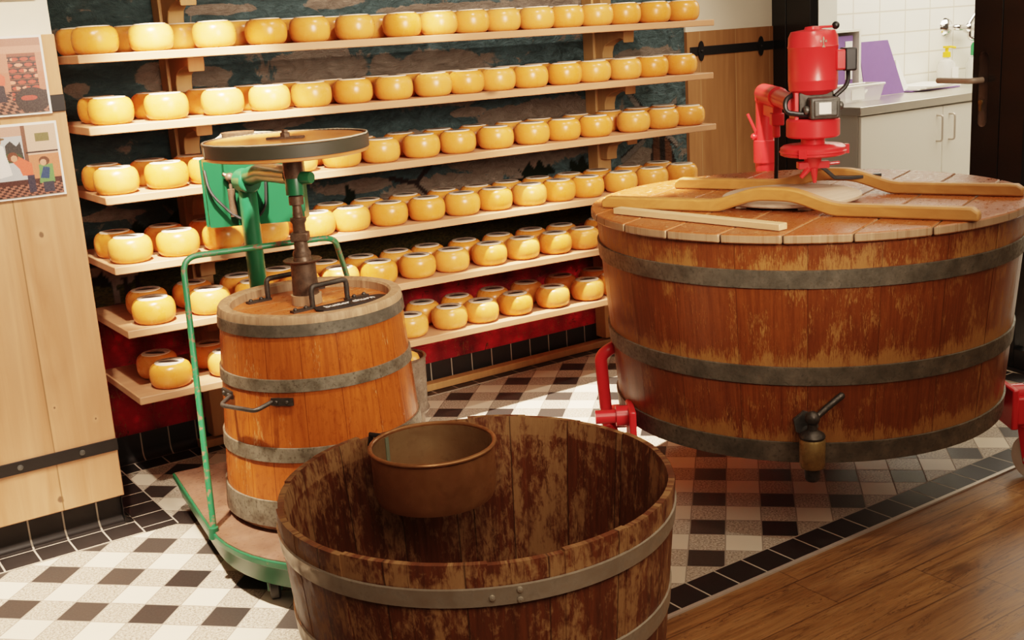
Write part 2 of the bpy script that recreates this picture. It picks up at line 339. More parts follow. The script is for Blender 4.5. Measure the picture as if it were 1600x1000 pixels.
# ------------------------------------------------------------------ mesh building
class G:
    def __init__(s): s.v = []; s.f = []; s.uv = []
    def add(s, vs, fs, uvs=None):
        b = len(s.v); s.v += [Vector(p) for p in vs]
        for i, f in enumerate(fs):
            s.f.append([b + k for k in f]); s.uv.append(uvs[i] if uvs else [(0, 0)] * len(f))
        return s
    def box(s, x0, x1, y0, y1, z0, z1):
        vs = [(x, y, z) for z in (z0, z1) for y in (y0, y1) for x in (x0, x1)]
        return s.add(vs, [(0, 2, 3, 1), (4, 5, 7, 6), (0, 1, 5, 4), (2, 6, 7, 3), (0, 4, 6, 2), (1, 3, 7, 5)])
    def obox(s, c, ax, ay, az, hx, hy, hz):
        c = Vector(c); ax, ay, az = (Vector(q).normalized() for q in (ax, ay, az))
        vs = [c + ax * hx * i + ay * hy * j + az * hz * k for k in (-1, 1) for j in (-1, 1) for i in (-1, 1)]
        return s.add(vs, [(0, 2, 3, 1), (4, 5, 7, 6), (0, 1, 5, 4), (2, 6, 7, 3), (0, 4, 6, 2), (1, 3, 7, 5)])
    def lathe(s, prof, c=(0, 0, 0), segs=64, axis=(0, 0, 1), loop=False, rot=0.):
        """prof: list of (r, h); ends on the axis (r=0) are capped; loop closes the section"""
        c = Vector(c); az = Vector(axis).normalized()
        ax = az.orthogonal().normalized() if abs(az.z) < .99 else Vector((1, 0, 0)); ay = az.cross(ax)
        n = len(prof); vs = []; L = [0.]
        for i in range(1, n): L.append(L[-1] + math.hypot(prof[i][0] - prof[i - 1][0], prof[i][1] - prof[i - 1][1]))
        R = max(p[0] for p in prof)
        for j in range(segs):
            a = 2 * PI * j / segs + rot; d = ax * math.cos(a) + ay * math.sin(a)
            for r, h in prof: vs.append(c + d * max(r, 1e-5) + az * h)
        fs, uvs = [], []
        for j in range(segs):
            k = (j + 1) % segs; u0, u1 = 2 * PI * R * j / segs, 2 * PI * R * (j + 1) / segs
            for i in range(n if loop else n - 1):
                q = (i + 1) % n
                fs.append((j * n + i, k * n + i, k * n + q, j * n + q)); uvs.append([(u0, L[i]), (u1, L[i]), (u1, L[q]), (u0, L[q])])
        if not loop:
            for e in (0, n - 1):
                if prof[e][0] > 1e-4:
                    fs.append([j * n + e for j in range(segs)]); uvs.append([(0, 0)] * segs)
        return s.add(vs, fs, uvs)
    def tube(s, path, r, segs=12, caps=True):
        P = [Vector(p) for p in path]; n = len(P); rs = r if isinstance(r, (list, tuple)) else [r] * n
        T = [(P[min(i + 1, n - 1)] - P[max(i - 1, 0)]).normalized() for i in range(n)]
        u = T[0].orthogonal().normalized(); vs = []
        for i in range(n):
            u = (u - T[i] * u.dot(T[i])).normalized(); w = T[i].cross(u)
            for j in range(segs):
                a = 2 * PI * j / segs; vs.append(P[i] + (u * math.cos(a) + w * math.sin(a)) * rs[i])
        fs = [(i * segs + j, i * segs + (j + 1) % segs, (i + 1) * segs + (j + 1) % segs, (i + 1) * segs + j) for i in range(n - 1) for j in range(segs)]
        if caps: fs += [list(range(segs))[::-1], [(n - 1) * segs + j for j in range(segs)]]
        return s.add(vs, fs)
    def cyl(s, p0, p1, r, segs=32, r1=None): return s.tube([p0, p1], [r, r if r1 is None else r1], segs)
    def prism(s, poly, o, ux, uy, depth):
        o, ux, uy = Vector(o), Vector(ux), Vector(uy); n = ux.cross(uy).normalized() * depth; k = len(poly)
        a = [o + ux * x + uy * y for x, y in poly]
        return s.add(a + [p + n for p in a], [list(range(k))[::-1], [k + i for i in range(k)]] + [(i, (i + 1) % k, k + (i + 1) % k, k + i) for i in range(k)])
    def sphere(s, c, r, sz=1.): return s.lathe([(r * math.sin(PI * i / 14), -r * sz * math.cos(PI * i / 14)) for i in range(15)], c, 24)
    def build(s, name, mat, parent=None, smooth=35, bevel=0., at=None):
        me = bpy.data.meshes.new(name)
        org = Vector(at) if at is not None else Vector((0, 0, 0))
        if parent is not None:
            q = parent
            while q is not None: org += Vector(q.location) / S; q = q.parent
        me.from_pydata([tuple((v - org) * S) for v in s.v], [], s.f)
        ul = me.uv_layers.new(name='UVMap'); flat = [c for f in s.uv for q in f for c in q]
        ul.data.foreach_set('uv', flat)
        bm = bmesh.new(); bm.from_mesh(me); bmesh.ops.recalc_face_normals(bm, faces=bm.faces[:]); bm.to_mesh(me); bm.free()
        me.polygons.foreach_set('use_smooth', [True] * len(me.polygons))
        me.set_sharp_from_angle(angle=math.radians(smooth))
        me.materials.append(mat)
        o = bpy.data.objects.new(name, me); col.objects.link(o)
        if at is not None: o.location = Vector(at) * S
        if parent is not None: o.parent = parent; 
        if bevel:
            b = o.modifiers.new('edge', 'BEVEL'); b.width = bevel * S; b.segments = 2; b.limit_method = 'ANGLE'; b.angle_limit = math.radians(40)
        return o
def arc(c, ux, uy, r, a0, a1, n=8):
    c, ux, uy = Vector(c), Vector(ux), Vector(uy)
    return [c + ux * r * math.cos(a0 + (a1 - a0) * i / n) + uy * r * math.sin(a0 + (a1 - a0) * i / n) for i in range(n + 1)]
def rounded(path, rad, n=6):
    P = [Vector(p) for p in path]; out = [P[0]]
    for i in range(1, len(P) - 1):
        a = (P[i - 1] - P[i]); b = (P[i + 1] - P[i]); r = min(rad, a.length * .45, b.length * .45)
        p, q = P[i] + a.normalized() * r, P[i] + b.normalized() * r
        out += [p.lerp(P[i], t).lerp(P[i].lerp(q, t), t) for t in [k / n for k in range(n + 1)]]
    return out + [P[-1]]
def thing(name, label, cat, loc, group=None):
    o = bpy.data.objects.new(name, None); o.location = Vector(loc) * S; o.empty_display_size = .05; col.objects.link(o)
    o['label'] = label; o['category'] = cat
    if group: o['group'] = group
    return o
def tag(o, label, cat, group=None):
    o['label'] = label; o['category'] = cat
    if group: o['group'] = group
    return o
def struct(o): o['kind'] = 'structure'; return o
def lettering(text, size, o, ux, uy, mat, parent, name='lettering', align='CENTER', h=.012, bold=.012):
    cu = bpy.data.curves.new(name, 'FONT'); cu.body = text; cu.size = size; cu.align_x = align; cu.extrude = h; cu.offset = bold * size
    tmp = bpy.data.objects.new(name, cu); col.objects.link(tmp)
    dg = bpy.context.evaluated_depsgraph_get(); me = bpy.data.meshes.new_from_object(tmp.evaluated_get(dg)); bpy.data.objects.remove(tmp)
    ux, uy = Vector(ux).normalized(), Vector(uy).normalized(); uz = ux.cross(uy); o = Vector(o)
    org = Vector((0, 0, 0)); q = parent
    while q is not None: org += Vector(q.location) / S; q = q.parent
    for v in me.vertices: p = v.co.copy(); v.co = (o + ux * p.x + uy * p.y + uz * p.z - org) * S
    me.materials.clear(); me.materials.append(mat)
    ob = bpy.data.objects.new(name, me); col.objects.link(ob); ob.parent = parent; return ob
def in_poly(x, y, p):
    c = False; j = len(p) - 1
    for i in range(len(p)):
        if (p[i][1] > y) != (p[j][1] > y) and x < (p[j][0] - p[i][0]) * (y - p[i][1]) / (p[j][1] - p[i][1]) + p[i][0]: c = not c
        j = i
    return c
def in_ell(x, y, e): return ((x - e[0]) / e[2]) ** 2 + ((y - e[1]) / e[3]) ** 2 <= 1
def raster_mesh(name, mat, o, ux, uy, nx, ny, colour, parent=None, at=None):
    """flat printed / painted sheet: a fine grid whose vertices carry the painted colour"""
    o, ux, uy = Vector(o), Vector(ux), Vector(uy); org = Vector(at) if at is not None else Vector((0, 0, 0))
    if parent is not None: org = Vector(parent.location) / S
    vs = [tuple((o + ux * (i / nx) + uy * (j / ny) - org) * S) for j in range(ny + 1) for i in range(nx + 1)]
    fs = [(j * (nx + 1) + i, j * (nx + 1) + i + 1, (j + 1) * (nx + 1) + i + 1, (j + 1) * (nx + 1) + i) for j in range(ny) for i in range(nx)]
    me = bpy.data.meshes.new(name); me.from_pydata(vs, [], fs)
    ca = me.color_attributes.new('Paint', 'FLOAT_COLOR', 'POINT')
    flat = []
    for j in range(ny + 1):
        for i in range(nx + 1): flat += colour(i / nx, j / ny)
    ca.data.foreach_set('color', flat); me.materials.append(mat)
    ob = bpy.data.objects.new(name, me); col.objects.link(ob)
    if at is not None: ob.location = Vector(at) * S
    if parent is not None: ob.parent = parent
    return ob

# ------------------------------------------------------------------ the room
def cove(name, pts_axis, mat, c0, direction, flip):
    pass
g = G(); g.add([(-60, -13.75, 0), (33.5, -13.75, 0), (33.5, 8, 0), (-60, 8, 0)], [(0, 1, 2, 3)]); fl = struct(g.build('floor', M['floor']))
g = G(); g.add([(-60, -60, 0), (60, -60, 0), (60, -13.75, 0), (-60, -13.75, 0)], [(0, 1, 2, 3)]); fw = struct(g.build('floor', M['plank']))
g = G().box(-60, 60, -13.82, -13.7, 0, .05); struct(g.build('trim_1', M['steel']))
def strip(name, x0, x1, y0, y1, mat): return struct(G().box(x0, x1, y0, y1, 0, .025).build(name, mat))
strip('trim_2', -60, 31.1, -13.7, -12.7, black_tile('black border tiles front', 0, .1, [(1, -12.72)]))
strip('trim_3', 1.1, 31., 5.8, 6.85, black_tile('black border tiles back', 0, .35, [(1, 5.82), (1, 6.72)]))
strip('trim_4', -60, .08, .43, 1.5, black_tile('black border tiles left', 0, -.06, [(1, .45), (1, 1.45)]))
strip('trim_5', .08, 1.1, .43, 6.85, black_tile('black border tiles return', 1, .2, [(0, 1.08), (0, .06)]))
strip('trim_6', 30.1, 31.15, -13.7, 6.2, black_tile('black border tiles door', 1, .2, [(0, 30.12)]))
# mural wall behind the shelves
W0, W1, Z0, Z1 = 0., 28.6, .95, 17.
def P(*pts): return pts
def near_seg(x, z, x0, z0, x1, z1, w):
    dx, dz = x1 - x0, z1 - z0; t = max(0, min(1, ((x - x0) * dx + (z - z0) * dz) / (dx * dx + dz * dz)))
    return math.hypot(x - x0 - dx * t, z - z0 - dz * t) < w
CLOUDS = [(4.75, 13.25, 1.24, 0.55), (6.06, 13.15, 0.93, 0.35), (4.08, 14.31, 0.43, 0.17), (10.44, 12.97, 2.25, 1.1), (13.11, 12.83, 0.69, 0.71), (15.64, 12.36, 2.88, 1.22), (21.14, 14.81, 2.89, 0.77), (16.17, 15.02, 3.35, 0.19), (11.23, 15.38, 1.32, 0.18), (6.92, 15.34, 1.42, 0.21), (18.56, 10.51, 1.29, 0.52), (18.78, 9.17, 3.68, 1.05), (14.69, 9.95, 1.93, 0.55), (20.85, 10.48, 2.4, 0.79), (26.26, 12.24, 2.1, 0.77), (15.25, 8.0, 3.09, 0.66), (11.57, 8.56, 1.66, 0.29), (19.3, 7.37, 2.01, 0.67), (2.32, 8.75, 1.19, 0.17), (1.68, 13.02, 0.41, 0.2), (16.72, 10.94, 0.92, 0.2), (22.15, 9.36, 1.4, 0.81), (8.72, 11.31, 1.52, 0.23), (25.7, 7.99, 1.14, 0.57)]
def cloud_mask(x, z):
    m = 0.
    for cx, cz, rx, rz in CLOUDS: m = max(m, 1.2 - ((x - cx) / rx) ** 2 - ((z - cz) / rz) ** 2)
    return max(0., min(1., .5 + m * .45))
def mural_paint(u, v):
    x = W0 + (W1 - W0) * u; z = Z0 + (Z1 - Z0) * v
    c = None
    for (bx, bz, rx, rz) in ((3.1, 8.0, .75, .35), (4.5, 8.4, .3, .35), (11.2, 8.15, .22, .5), (10.6, 7.9, .5, .25), (19.9, 7.9, .9, .6), (22.3, 7.9, .7, .5), (8.3, 7.9, 1.2, .3)):
        if in_ell(x, z, (bx, bz, rx * (1 + .25 * math.sin(9 * z + 5 * x)), rz * (1 + .3 * math.sin(11 * x)))): c = (.012, .02, .008)
    # cow at the far left
    if 1.2 < x < 3.4:
        if in_ell(x, z, (2.0, 6.75, .95, .42)): c = (.5, .42, .36) if math.sin(3.1 * x + 2 * z) > -.1 else (.02, .012, .01)
        for lx in (1.95, 2.35, 2.75):
            if abs(x - lx - .06 * (6.3 - z)) < .11 and 5.75 < z < 6.6: c = (.42, .33, .28) if lx < 2.2 else (.05, .02, .018)
        if in_ell(x, z, (1.35, 7.1, .28, .35)): c = (.45, .38, .33) if z < 7.05 else (.02, .012, .01)
    # windmill by the right edge
    if 24.3 < x < 28:
        if in_poly(x, z, P((26.2, 7.3), (26.6, 9.4), (27.2, 9.4), (28.0, 7.3))): c = (.16, .07, .03) if math.sin(9 * x) > -.3 else (.03, .02, .015)
        if in_poly(x, z, P((26.45, 9.3), (26.9, 10.0), (27.4, 9.3))): c = (.05, .03, .02)
        for (x1, z1) in ((25.35, 11.0), (28.3, 10.5), (24.6, 8.2), (27.9, 8.3)):
            if near_seg(x, z, 26.7, 9.45, x1, z1, .035): c = (.01, .01, .01)
            dx, dz = x1 - 26.7, z1 - 9.45; L = math.hypot(dx, dz); nx, nz = -dz / L, dx / L
            if near_seg(x, z, 26.7 + dx * .4 + nx * .16, 9.45 + dz * .4 + nz * .16, x1 + nx * .16, z1 + nz * .16, .13): c = (.30, .27, .24)
    # small far windmill
    if 12 < x < 15.5:
        for (x1, z1) in ((14.9, 9.1), (13.0, 8.7), (14.6, 7.9)):
            if near_seg(x, z, 14.1, 8.4, x1, z1, .09): c = (.05, .03, .025)
    return (*c, 1.) if c else (0., 0., 0., 0.)
wb = struct(raster_mesh('wall_back', M['mural'], (W0, 7, Z0), (W1 - W0, 0, 0), (0, 0, Z1 - Z0), 360, 200, mural_paint))
ca = wb.data.color_attributes.new('Cloud', 'FLOAT_COLOR', 'POINT')
ca.data.foreach_set('color', [c for vt in wb.data.vertices for c in [cloud_mask(vt.co.x / S, vt.co.z / S)] * 3 + [1.]])
g = G().box(0, 28.6, 7.02, 7.4, 0, 17); struct(g.build('wall_back', M['cream']))
# cove tiles
def cove_prof(h): return [(0, 0), (-.32, 0)] + [(-.32 + .30 * math.sin(a) * 1., .32 - .32 * math.cos(a)) for a in [PI / 2 * k / 8 for k in range(1, 9)]] + [(-.02, h), (0, h)]
g = G(); g.prism(cove_prof(.97), (1.0, 7.0, .02), (0, 1, 0), (0, 0, 1), 30.5); struct(g.build('baseboard_back', M['cove_x']))
g = G(); g.prism(cove_prof(.95), (-40, 1.82, .02), (0, 1, 0), (0, 0, 1), 39.8); struct(g.build('baseboard_left', M['cove_x']))
g = G(); g.prism([(-x, y) for x, y in cove_prof(.95)], (-.2, 1.6, .02), (1, 0, 0), (0, 0, 1), -5.2); struct(g.build('baseboard_left', M['cove_y']))
# left oak partition
wl = struct(G().box(-40, -.16, 1.3, 1.75, 1.02, 14.72).build('wall_left', M['oak'], at=(-1.95, 1.3, 0), bevel=.03))
struct(G().box(-40, -.2, 1.4, 1.8, 14.72, 30).build('wall_left', M['cream']))
struct(G().box(-.6, -.17, 1.75, 7.0, 0.9, 30).build('wall_left', M['cream']))
struct(G().box(-40, -.55, 1.2, 1.4, 15.75, 15.95).build('trim_7', M['pinepost'], bevel=.02))
def strap(name, z0, z1, x0, x1, y, rivets, clover=False):
    o = struct(G().box(x0, x1, y - .06, y, z0, z1).build(name, M['iron'], bevel=.015))
    for x in rivets:
        zc = (z0 + z1) / 2
        if clover:
            q = G(); q.prism([(.22 * math.cos(a) * (1 if abs(math.sin(a)) < .3 else .8), .45 * math.sin(a)) for a in [2 * PI * k / 20 for k in range(20)]], (x, y - .1, zc), (1, 0, 0), (0, 0, 1), -.05)
            q.sphere((x, y - .11, zc), .07); q.build('strap_bolt', M['iron'], o)
        else: G().lathe([(0, 0), (.085, 0), (.075, .045), (0, .06)], (x, y - .06, zc), 20, (0, -1, 0)).build('strap_bolt', M['castgrey'], o)
strap('trim_8', 2.5, 2.87, -40, -.14, 1.3, (-2.95, -1.2, -4.7))
strap('trim_9', 12.62, 13.08, -40, -.16, 1.3, (-3.1,))
# right oak panel and plaster above it
struct(G().box(28.55, 34.6, 6.82, 7.4, 0, 13.43).build('wall_right', M['oak2'], at=(29.35, 7, 0)))
struct(G().box(28.55, 34.6, 6.9, 7.4, 13.43, 30).build('wall_right', M['cream']))
strap('trim_10', 12.35, 12.75, 28.7, 34.4, 6.82, (29.35, 33.2), True)
# ------------------------------------------------------------------ glazed front of the kitchen
FO = Vector((34.4, 6.95, 0)); FE = Vector((-2.55, -14.55, 0)).normalized(); FN = Vector((FE.y, -FE.x, 0))
def fb(s0, s1, z0, z1, n0=-.25, n1=.25):
    g = G(); g.obox(FO + FE * (s0 + s1) / 2 + FN * (n0 + n1) / 2 + UP * (z0 + z1) / 2, FE, FN, UP, (s1 - s0) / 2, (n1 - n0) / 2, (z1 - z0) / 2); return g
dr = struct(fb(1.15, 2.88, .15, 22.).build('door_1', M['blackpaint'], bevel=.03))
fb(12.62, 14.0, .15, 22.).build('door_stile', M['blackpaint'], dr, bevel=.03)
fb(2.9, 12.6, .15, 2.2).build('door_rail', M['blackpaint'], dr, bevel=.03)
fb(2.88, 12.62, 2.2, 22., -.03, .03).build('door_glass', M['glass'], dr)
struct(fb(.05, 1.12, 0, 22., -.3, .28).build('trim_11', M['blackpaint'], bevel=.03))
struct(fb(14.05, 15.2, 0, 22., -.3, .28).build('trim_12', M['blackpaint'], bevel=.03))
wd = struct(fb(15.2, 26, .05, .85, -.3, .28).build('window_1', M['blackpaint'], bevel=.03))
fb(15.2, 26, .85, 22., -.03, .03).build('window_glass', M['glass'], wd)
struct(fb(.05, 26, 0, .08, -.6, .45).build('trim_13', M['iron']))
# lever handle on its long plate
hp = G(); zc = 10.7
pl = [(.27 * math.cos(a), 1.17 + .27 * math.sin(a)) for a in [PI * k / 10 for k in range(11)]] + [(.27 * math.cos(a), -1.17 + .27 * math.sin(a)) for a in [PI + PI * k / 10 for k in range(11)]]
hp.prism(pl, FO + FE * 13.17 + FN * .25 + UP * zc, -FE, UP, .09)
if hp: pass
hplate = hp.build('door_handle', plain('satin bronze steel', (.46, .36, .29), .4, .15, .03), dr, bevel=.02)
g = G(); b0 = FO + FE * 13.17 + UP * (zc + .36)
g.tube(rounded([b0 + FN * .3, b0 + FN * .82, b0 + FN * .82 - FE * 1.75], .2), .115, 14); g.build('lever', hplate.data.materials[0], hplate)
g = G(); kk = FO + FE * 13.17 + FN * .33 + UP * (zc - .48); g.lathe([(0, 0), (.11, 0), (.1, .05), (0, .05)], kk, 20, FN); g.obox(kk - UP * .2 + FN * .02, FE, FN, UP, .05, .03, .12); g.build('keyhole', M['brass'], hplate)

# ------------------------------------------------------------------ kitchen behind the glass
struct(G().box(36, 80, 11.5, 11.9, 0, 24).build('wall_kitchen', M['kitchen']))
struct(G().box(40.2, 43.5, 10.95, 11.5, 9.22, 24).build('wall_kitchen_left', M['greypanel']))
struct(G().box(32.8, 80, -20, 12, -.15, -.02).build('floor_kitchen', plain('grey kitchen floor', (.55, .5, .44), .5)))
struct(G().box(66, 66.4, -20, 12, 0, 24).build('wall_kitchen_right', M['white']))
cab = thing('kitchen_cabinet', 'white kitchen base cabinet under the steel worktop behind the glass door', 'cabinet', (45, 8.5, 0))
G().box(38.95, 64, 5.75, 11.4, .9, 8.76).build('carcass', M['greypanel'], cab)
G().box(39.2, 64, 6.2, 11.3, 0, .9).build('plinth', M['black'], cab)
for x0, x1, hx in ((38.98, 45.53, 45.05), (45.58, 52.2, 46.1), (52.25, 58.8, 58.3)):
    d = G().box(x0, x1, 5.55, 5.73, 1., 8.7).build('cabinet_door', M['white'], cab, bevel=.03)
    h = G(); h.tube(rounded([(hx, 5.56, 8.25), (hx, 5.2, 8.25), (hx, 5.2, 6.9), (hx, 5.56, 6.9)], .15), .055, 10); h.build('handle', M['steel'], d)
wt = G().box(38.8, 64, 5.45, 11.48, 8.78, 9.2).build('worktop', M['worktop'], bevel=.03); tag(wt, 'stainless steel worktop over the white kitchen cabinet', 'worktop')
# tray with cutlery
tr = thing('plastic_tray', 'clear plastic tray with a paper label standing on the left end of the worktop', 'tray', (41.8, 8.2, 9.21))
g = G(); a, b = (40.4, 43.15), (7.75, 8.75); H = .85
g.add([(a[0], b[0], 9.21), (a[1], b[0], 9.21), (a[1], b[1], 9.21), (a[0], b[1], 9.21), (a[0] - .2, b[0] - .15, 9.2 + H), (a[1] + .2, b[0] - .15, 9.2 + H), (a[1] + .2, b[1] + .15, 9.2 + H), (a[0] - .2, b[1] + .15, 9.2 + H)],
      [(0, 1, 2, 3), (0, 1, 5, 4), (1, 2, 6, 5), (2, 3, 7, 6), (3, 0, 4, 7)]); g.build('tray_body', M['clearplastic'], tr)
g = G(); zz_ = 9.2 + H; g.tube([(a[0] - .2, b[0] - .15, zz_), (a[1] + .2, b[0] - .15, zz_), (a[1] + .2, b[1] + .15, zz_), (a[0] - .2, b[1] + .15, zz_), (a[0] - .2, b[0] - .15, zz_)], .06, 6); g.build('tray_rim', M['paper'], tr)
G().box(40.75, 41.75, 7.62, 7.66, 9.35, 9.9).build('paper_label', M['paper'], tr)
tag(G().tube([(41.9, 8.0, 9.4), (42.9, 8.4, 9.7)], .06, 8).build('marker_pen', M['white']), 'white marker pen lying in the clear plastic tray', 'pen')
fx = thing('magazine_file', 'white magazine file holding the purple binder on the kitchen worktop', 'file box', (42, 9.8, 9.21))
g = G(); g.box(40.2, 43.1, 10.5, 10.58, 9.21, 12.9); g.box(43.1, 43.25, 9.1, 10.58, 9.21, 12.9); g.box(40.2, 43.1, 9.1, 10.5, 9.21, 9.28); g.box(40.2, 43.1, 9.1, 10.5, 12.78, 12.9); g.build('file_case', M['white'], fx)
bd = thing('ring_binder', 'purple ring binder with a white spine label standing in the white magazine file', 'binder', (42.2, 9.3, 9.3))
G().box(41.35, 42.85, 9.3, 10.4, 9.3, 12.6).build('binder_cover', M['purple'], bd, bevel=.04)
G().box(42.2, 42.75, 9.26, 9.3, 10.3, 12.3).build('spine_label', M['paper'], bd)
G().lathe([(.09, 0), (.17, 0), (.17, .04), (.09, .04)], (42.45, 9.29, 9.75), 20, (0, -1, 0), loop=True).build('finger_ring', M['black'], bd)
tag(G().box(40.4, 41.3, 9.2, 10.3, 9.3, 12.0).build('document_box', M['greypanel'], bevel=.03), 'grey document box left of the purple binder in the magazine file', 'box')
tag(G().prism([(0, 0), (3.3, 0), (2.4, 2.95), (-.05, 2.95)], (43.85, 9.3, 9.22), (1, 0, 0), (0, .16, 1), .06).build('folder', M['purple']), 'large purple folder leaning upright on the worktop beside the magazine file', 'folder')
pp = thing('paper_stack', 'loose stack of white paper lying right of the purple folder', 'papers', (49.5, 9.3, 9.21))
for k in range(4):
    G().obox((49.6 + .15 * k, 10.1 - .08 * k, 9.25 + .07 * k), (1, .1 * k - .1, 0), (-.1 * k + .1, 1, 0), UP, 2.0, 1.2, .03).build('sheet', M['paper'] if k else M['purple'], pp)
sh = tag(G().prism([(0, 0), (.9, 0), (.5, 1.7), (.35, 1.75)], (47.2, 9.75, 9.22), (1, 0, 0), (0, .3, 1), .12).build('paper_pad', M['paper']), 'white paper pad propped against the purple folder edge', 'paper')
def bottle(name, x, y, label, capm, body):
    b = thing(name, label, 'bottle', (x, y, 9.21))
    G().lathe([(0, 0), (.5, 0), (.55, .08), (.55, 1.1), (.42, 1.4), (.16, 1.55), (.16, 1.62), (0, 1.62)], (x, y, 9.21), 28).build('bottle_body', body, b); return b
sb = bottle('soap_bottle', 52.8, 10.6, 'clear soap bottle with a yellow pump on the worktop by the tiled wall', None, M['clearplastic'])
g = G(); g.lathe([(0, 0), (.24, 0), (.22, .3), (.1, .33), (.1, .62), (0, .62)], (52.8, 10.6, 10.83), 20); g.tube([(52.8, 10.6, 11.4), (53.05, 10.5, 11.42), (53.35, 10.4, 11.36)], .07, 8); g.obox((52.8, 10.6, 11.42), (1, 0, 0), (0, 1, 0), UP, .18, .14, .06); g.build('pump', M['yellow'], sb)
G().box(52.55, 53.1, 9.98, 10.03, 9.55, 10.25).build('paper_label', M['paper'], sb)
gb = bottle('detergent_bottle', 55.35, 10.4, 'white bottle with a green cap half hidden behind the door stile', None, M['clearplastic'])
G().lathe([(0, 0), (.3, 0), (.3, .55), (.2, .75), (0, .75)], (55.35, 10.4, 10.8), 20).build('cap', M['greenplastic'], gb)
G().lathe([(0, 0), (.56, 0), (.56, .15), (0, .15)], (55.35, 10.4, 9.22), 20).build('base_band', M['greenplastic'], gb)
tp = thing('wall_tap', 'chrome wall mixer tap on the white kitchen tiles', 'tap', (55, 11.4, 12.3))
g = G(); g.lathe([(0, 0), (.55, 0), (.42, .2), (.2, .3), (0, .3)], (53.9, 11.5, 12.55), 28, (0, -1, 0)); g.build('flange', M['chrome'], tp)
g = G(); g.tube(rounded([(53.9, 11.3, 12.55), (53.95, 10.8, 12.5), (55.6, 10.7, 12.4)], .3), [.18] * 9 if False else .19, 14); g.sphere((54.95, 10.74, 12.44), .33); g.build('tap_body', M['chrome'], tp)
g = G(); g.tube([(54.95, 10.7, 12.6), (55.5, 10.5, 13.4)], [.2, .12], 12); g.build('tap_lever', M['chrome'], tp)
g = G(); g.tube(rounded([(54.95, 10.6, 12.3), (54.95, 10.6, 11.8), (57.6, 9.4, 11.65)], .2), .13, 12); g.build('spout', M['chrome'], tp)
# ------------------------------------------------------------------ cheese shelves
ZL = [(13.86, 13.69, 25), (11.8, 11.6, 25), (9.73, 9.53, 25), (7.62, 7.29, 18.7), (5.62, 5.29, 18.5), (3.47, 3.22, 18.5)]
XL = [.56, .58, .75, .72, .83, .9]
def zshelf(k, X): a, b, w = ZL[k]; return a + (b - a) * (X - .5) / w
rack = thing('cheese_rack', 'pale pine wall rack of six long shelves carrying yellow cheeses', 'shelves', (13, 6.5, 0))
for k in range(6):
    x0, x1 = XL[k], 25.6 - .1 * (k % 2); g = G()
    za, zb = zshelf(k, x0), zshelf(k, x1)
    vs = [(x, y, z) for z0 in (0, .25) for y in (2.0, 6.3) for x, z in ((x0, za + z0), (x1, zb + z0))]
    g.add(vs, [(0, 2, 3, 1), (4, 5, 7, 6), (0, 1, 5, 4), (2, 6, 7, 3), (0, 4, 6, 2), (1, 3, 7, 5)])
    g.build('shelf_board', M['pine'], rack, bevel=.03)
PX = (4.5, 22.75)
for px in PX: G().box(px, px + .72, 6.3, 7.0, .4, 17).build('upright', M['pinepost'], rack, bevel=.03)
bp = [(0, 0), (1.9, 0), (1.9, -.22)] + [(1.62 + .25 * math.sin(a), -.28 - .2 * (1 - math.cos(a))) for a in (PI / 2, PI / 4, 0)] + [(.95, -.42), (.62, -.58), (.5, -.85), (.5, -1.15), (0, -1.15)]
for px in PX:
    for k in range(6):
        z = zshelf(k, px)
        G().prism(bp, (px + .1, 6.3, z - .01), (0, -1, 0), (0, 0, 1), -.55).build('bracket', M['pinepost'], rack, bevel=.03)
    # short bracket of the shelf above the picture edge
    G().prism(bp, (px + .1, 6.3, 15.9), (0, -1, 0), (0, 0, 1), -.55).build('bracket', M['pinepost'], rack, bevel=.03)
G().box(4.0, 28.5, 6.3, 6.78, .03, .32).build('foot_rail', M['pinepost'], rack, bevel=.03)

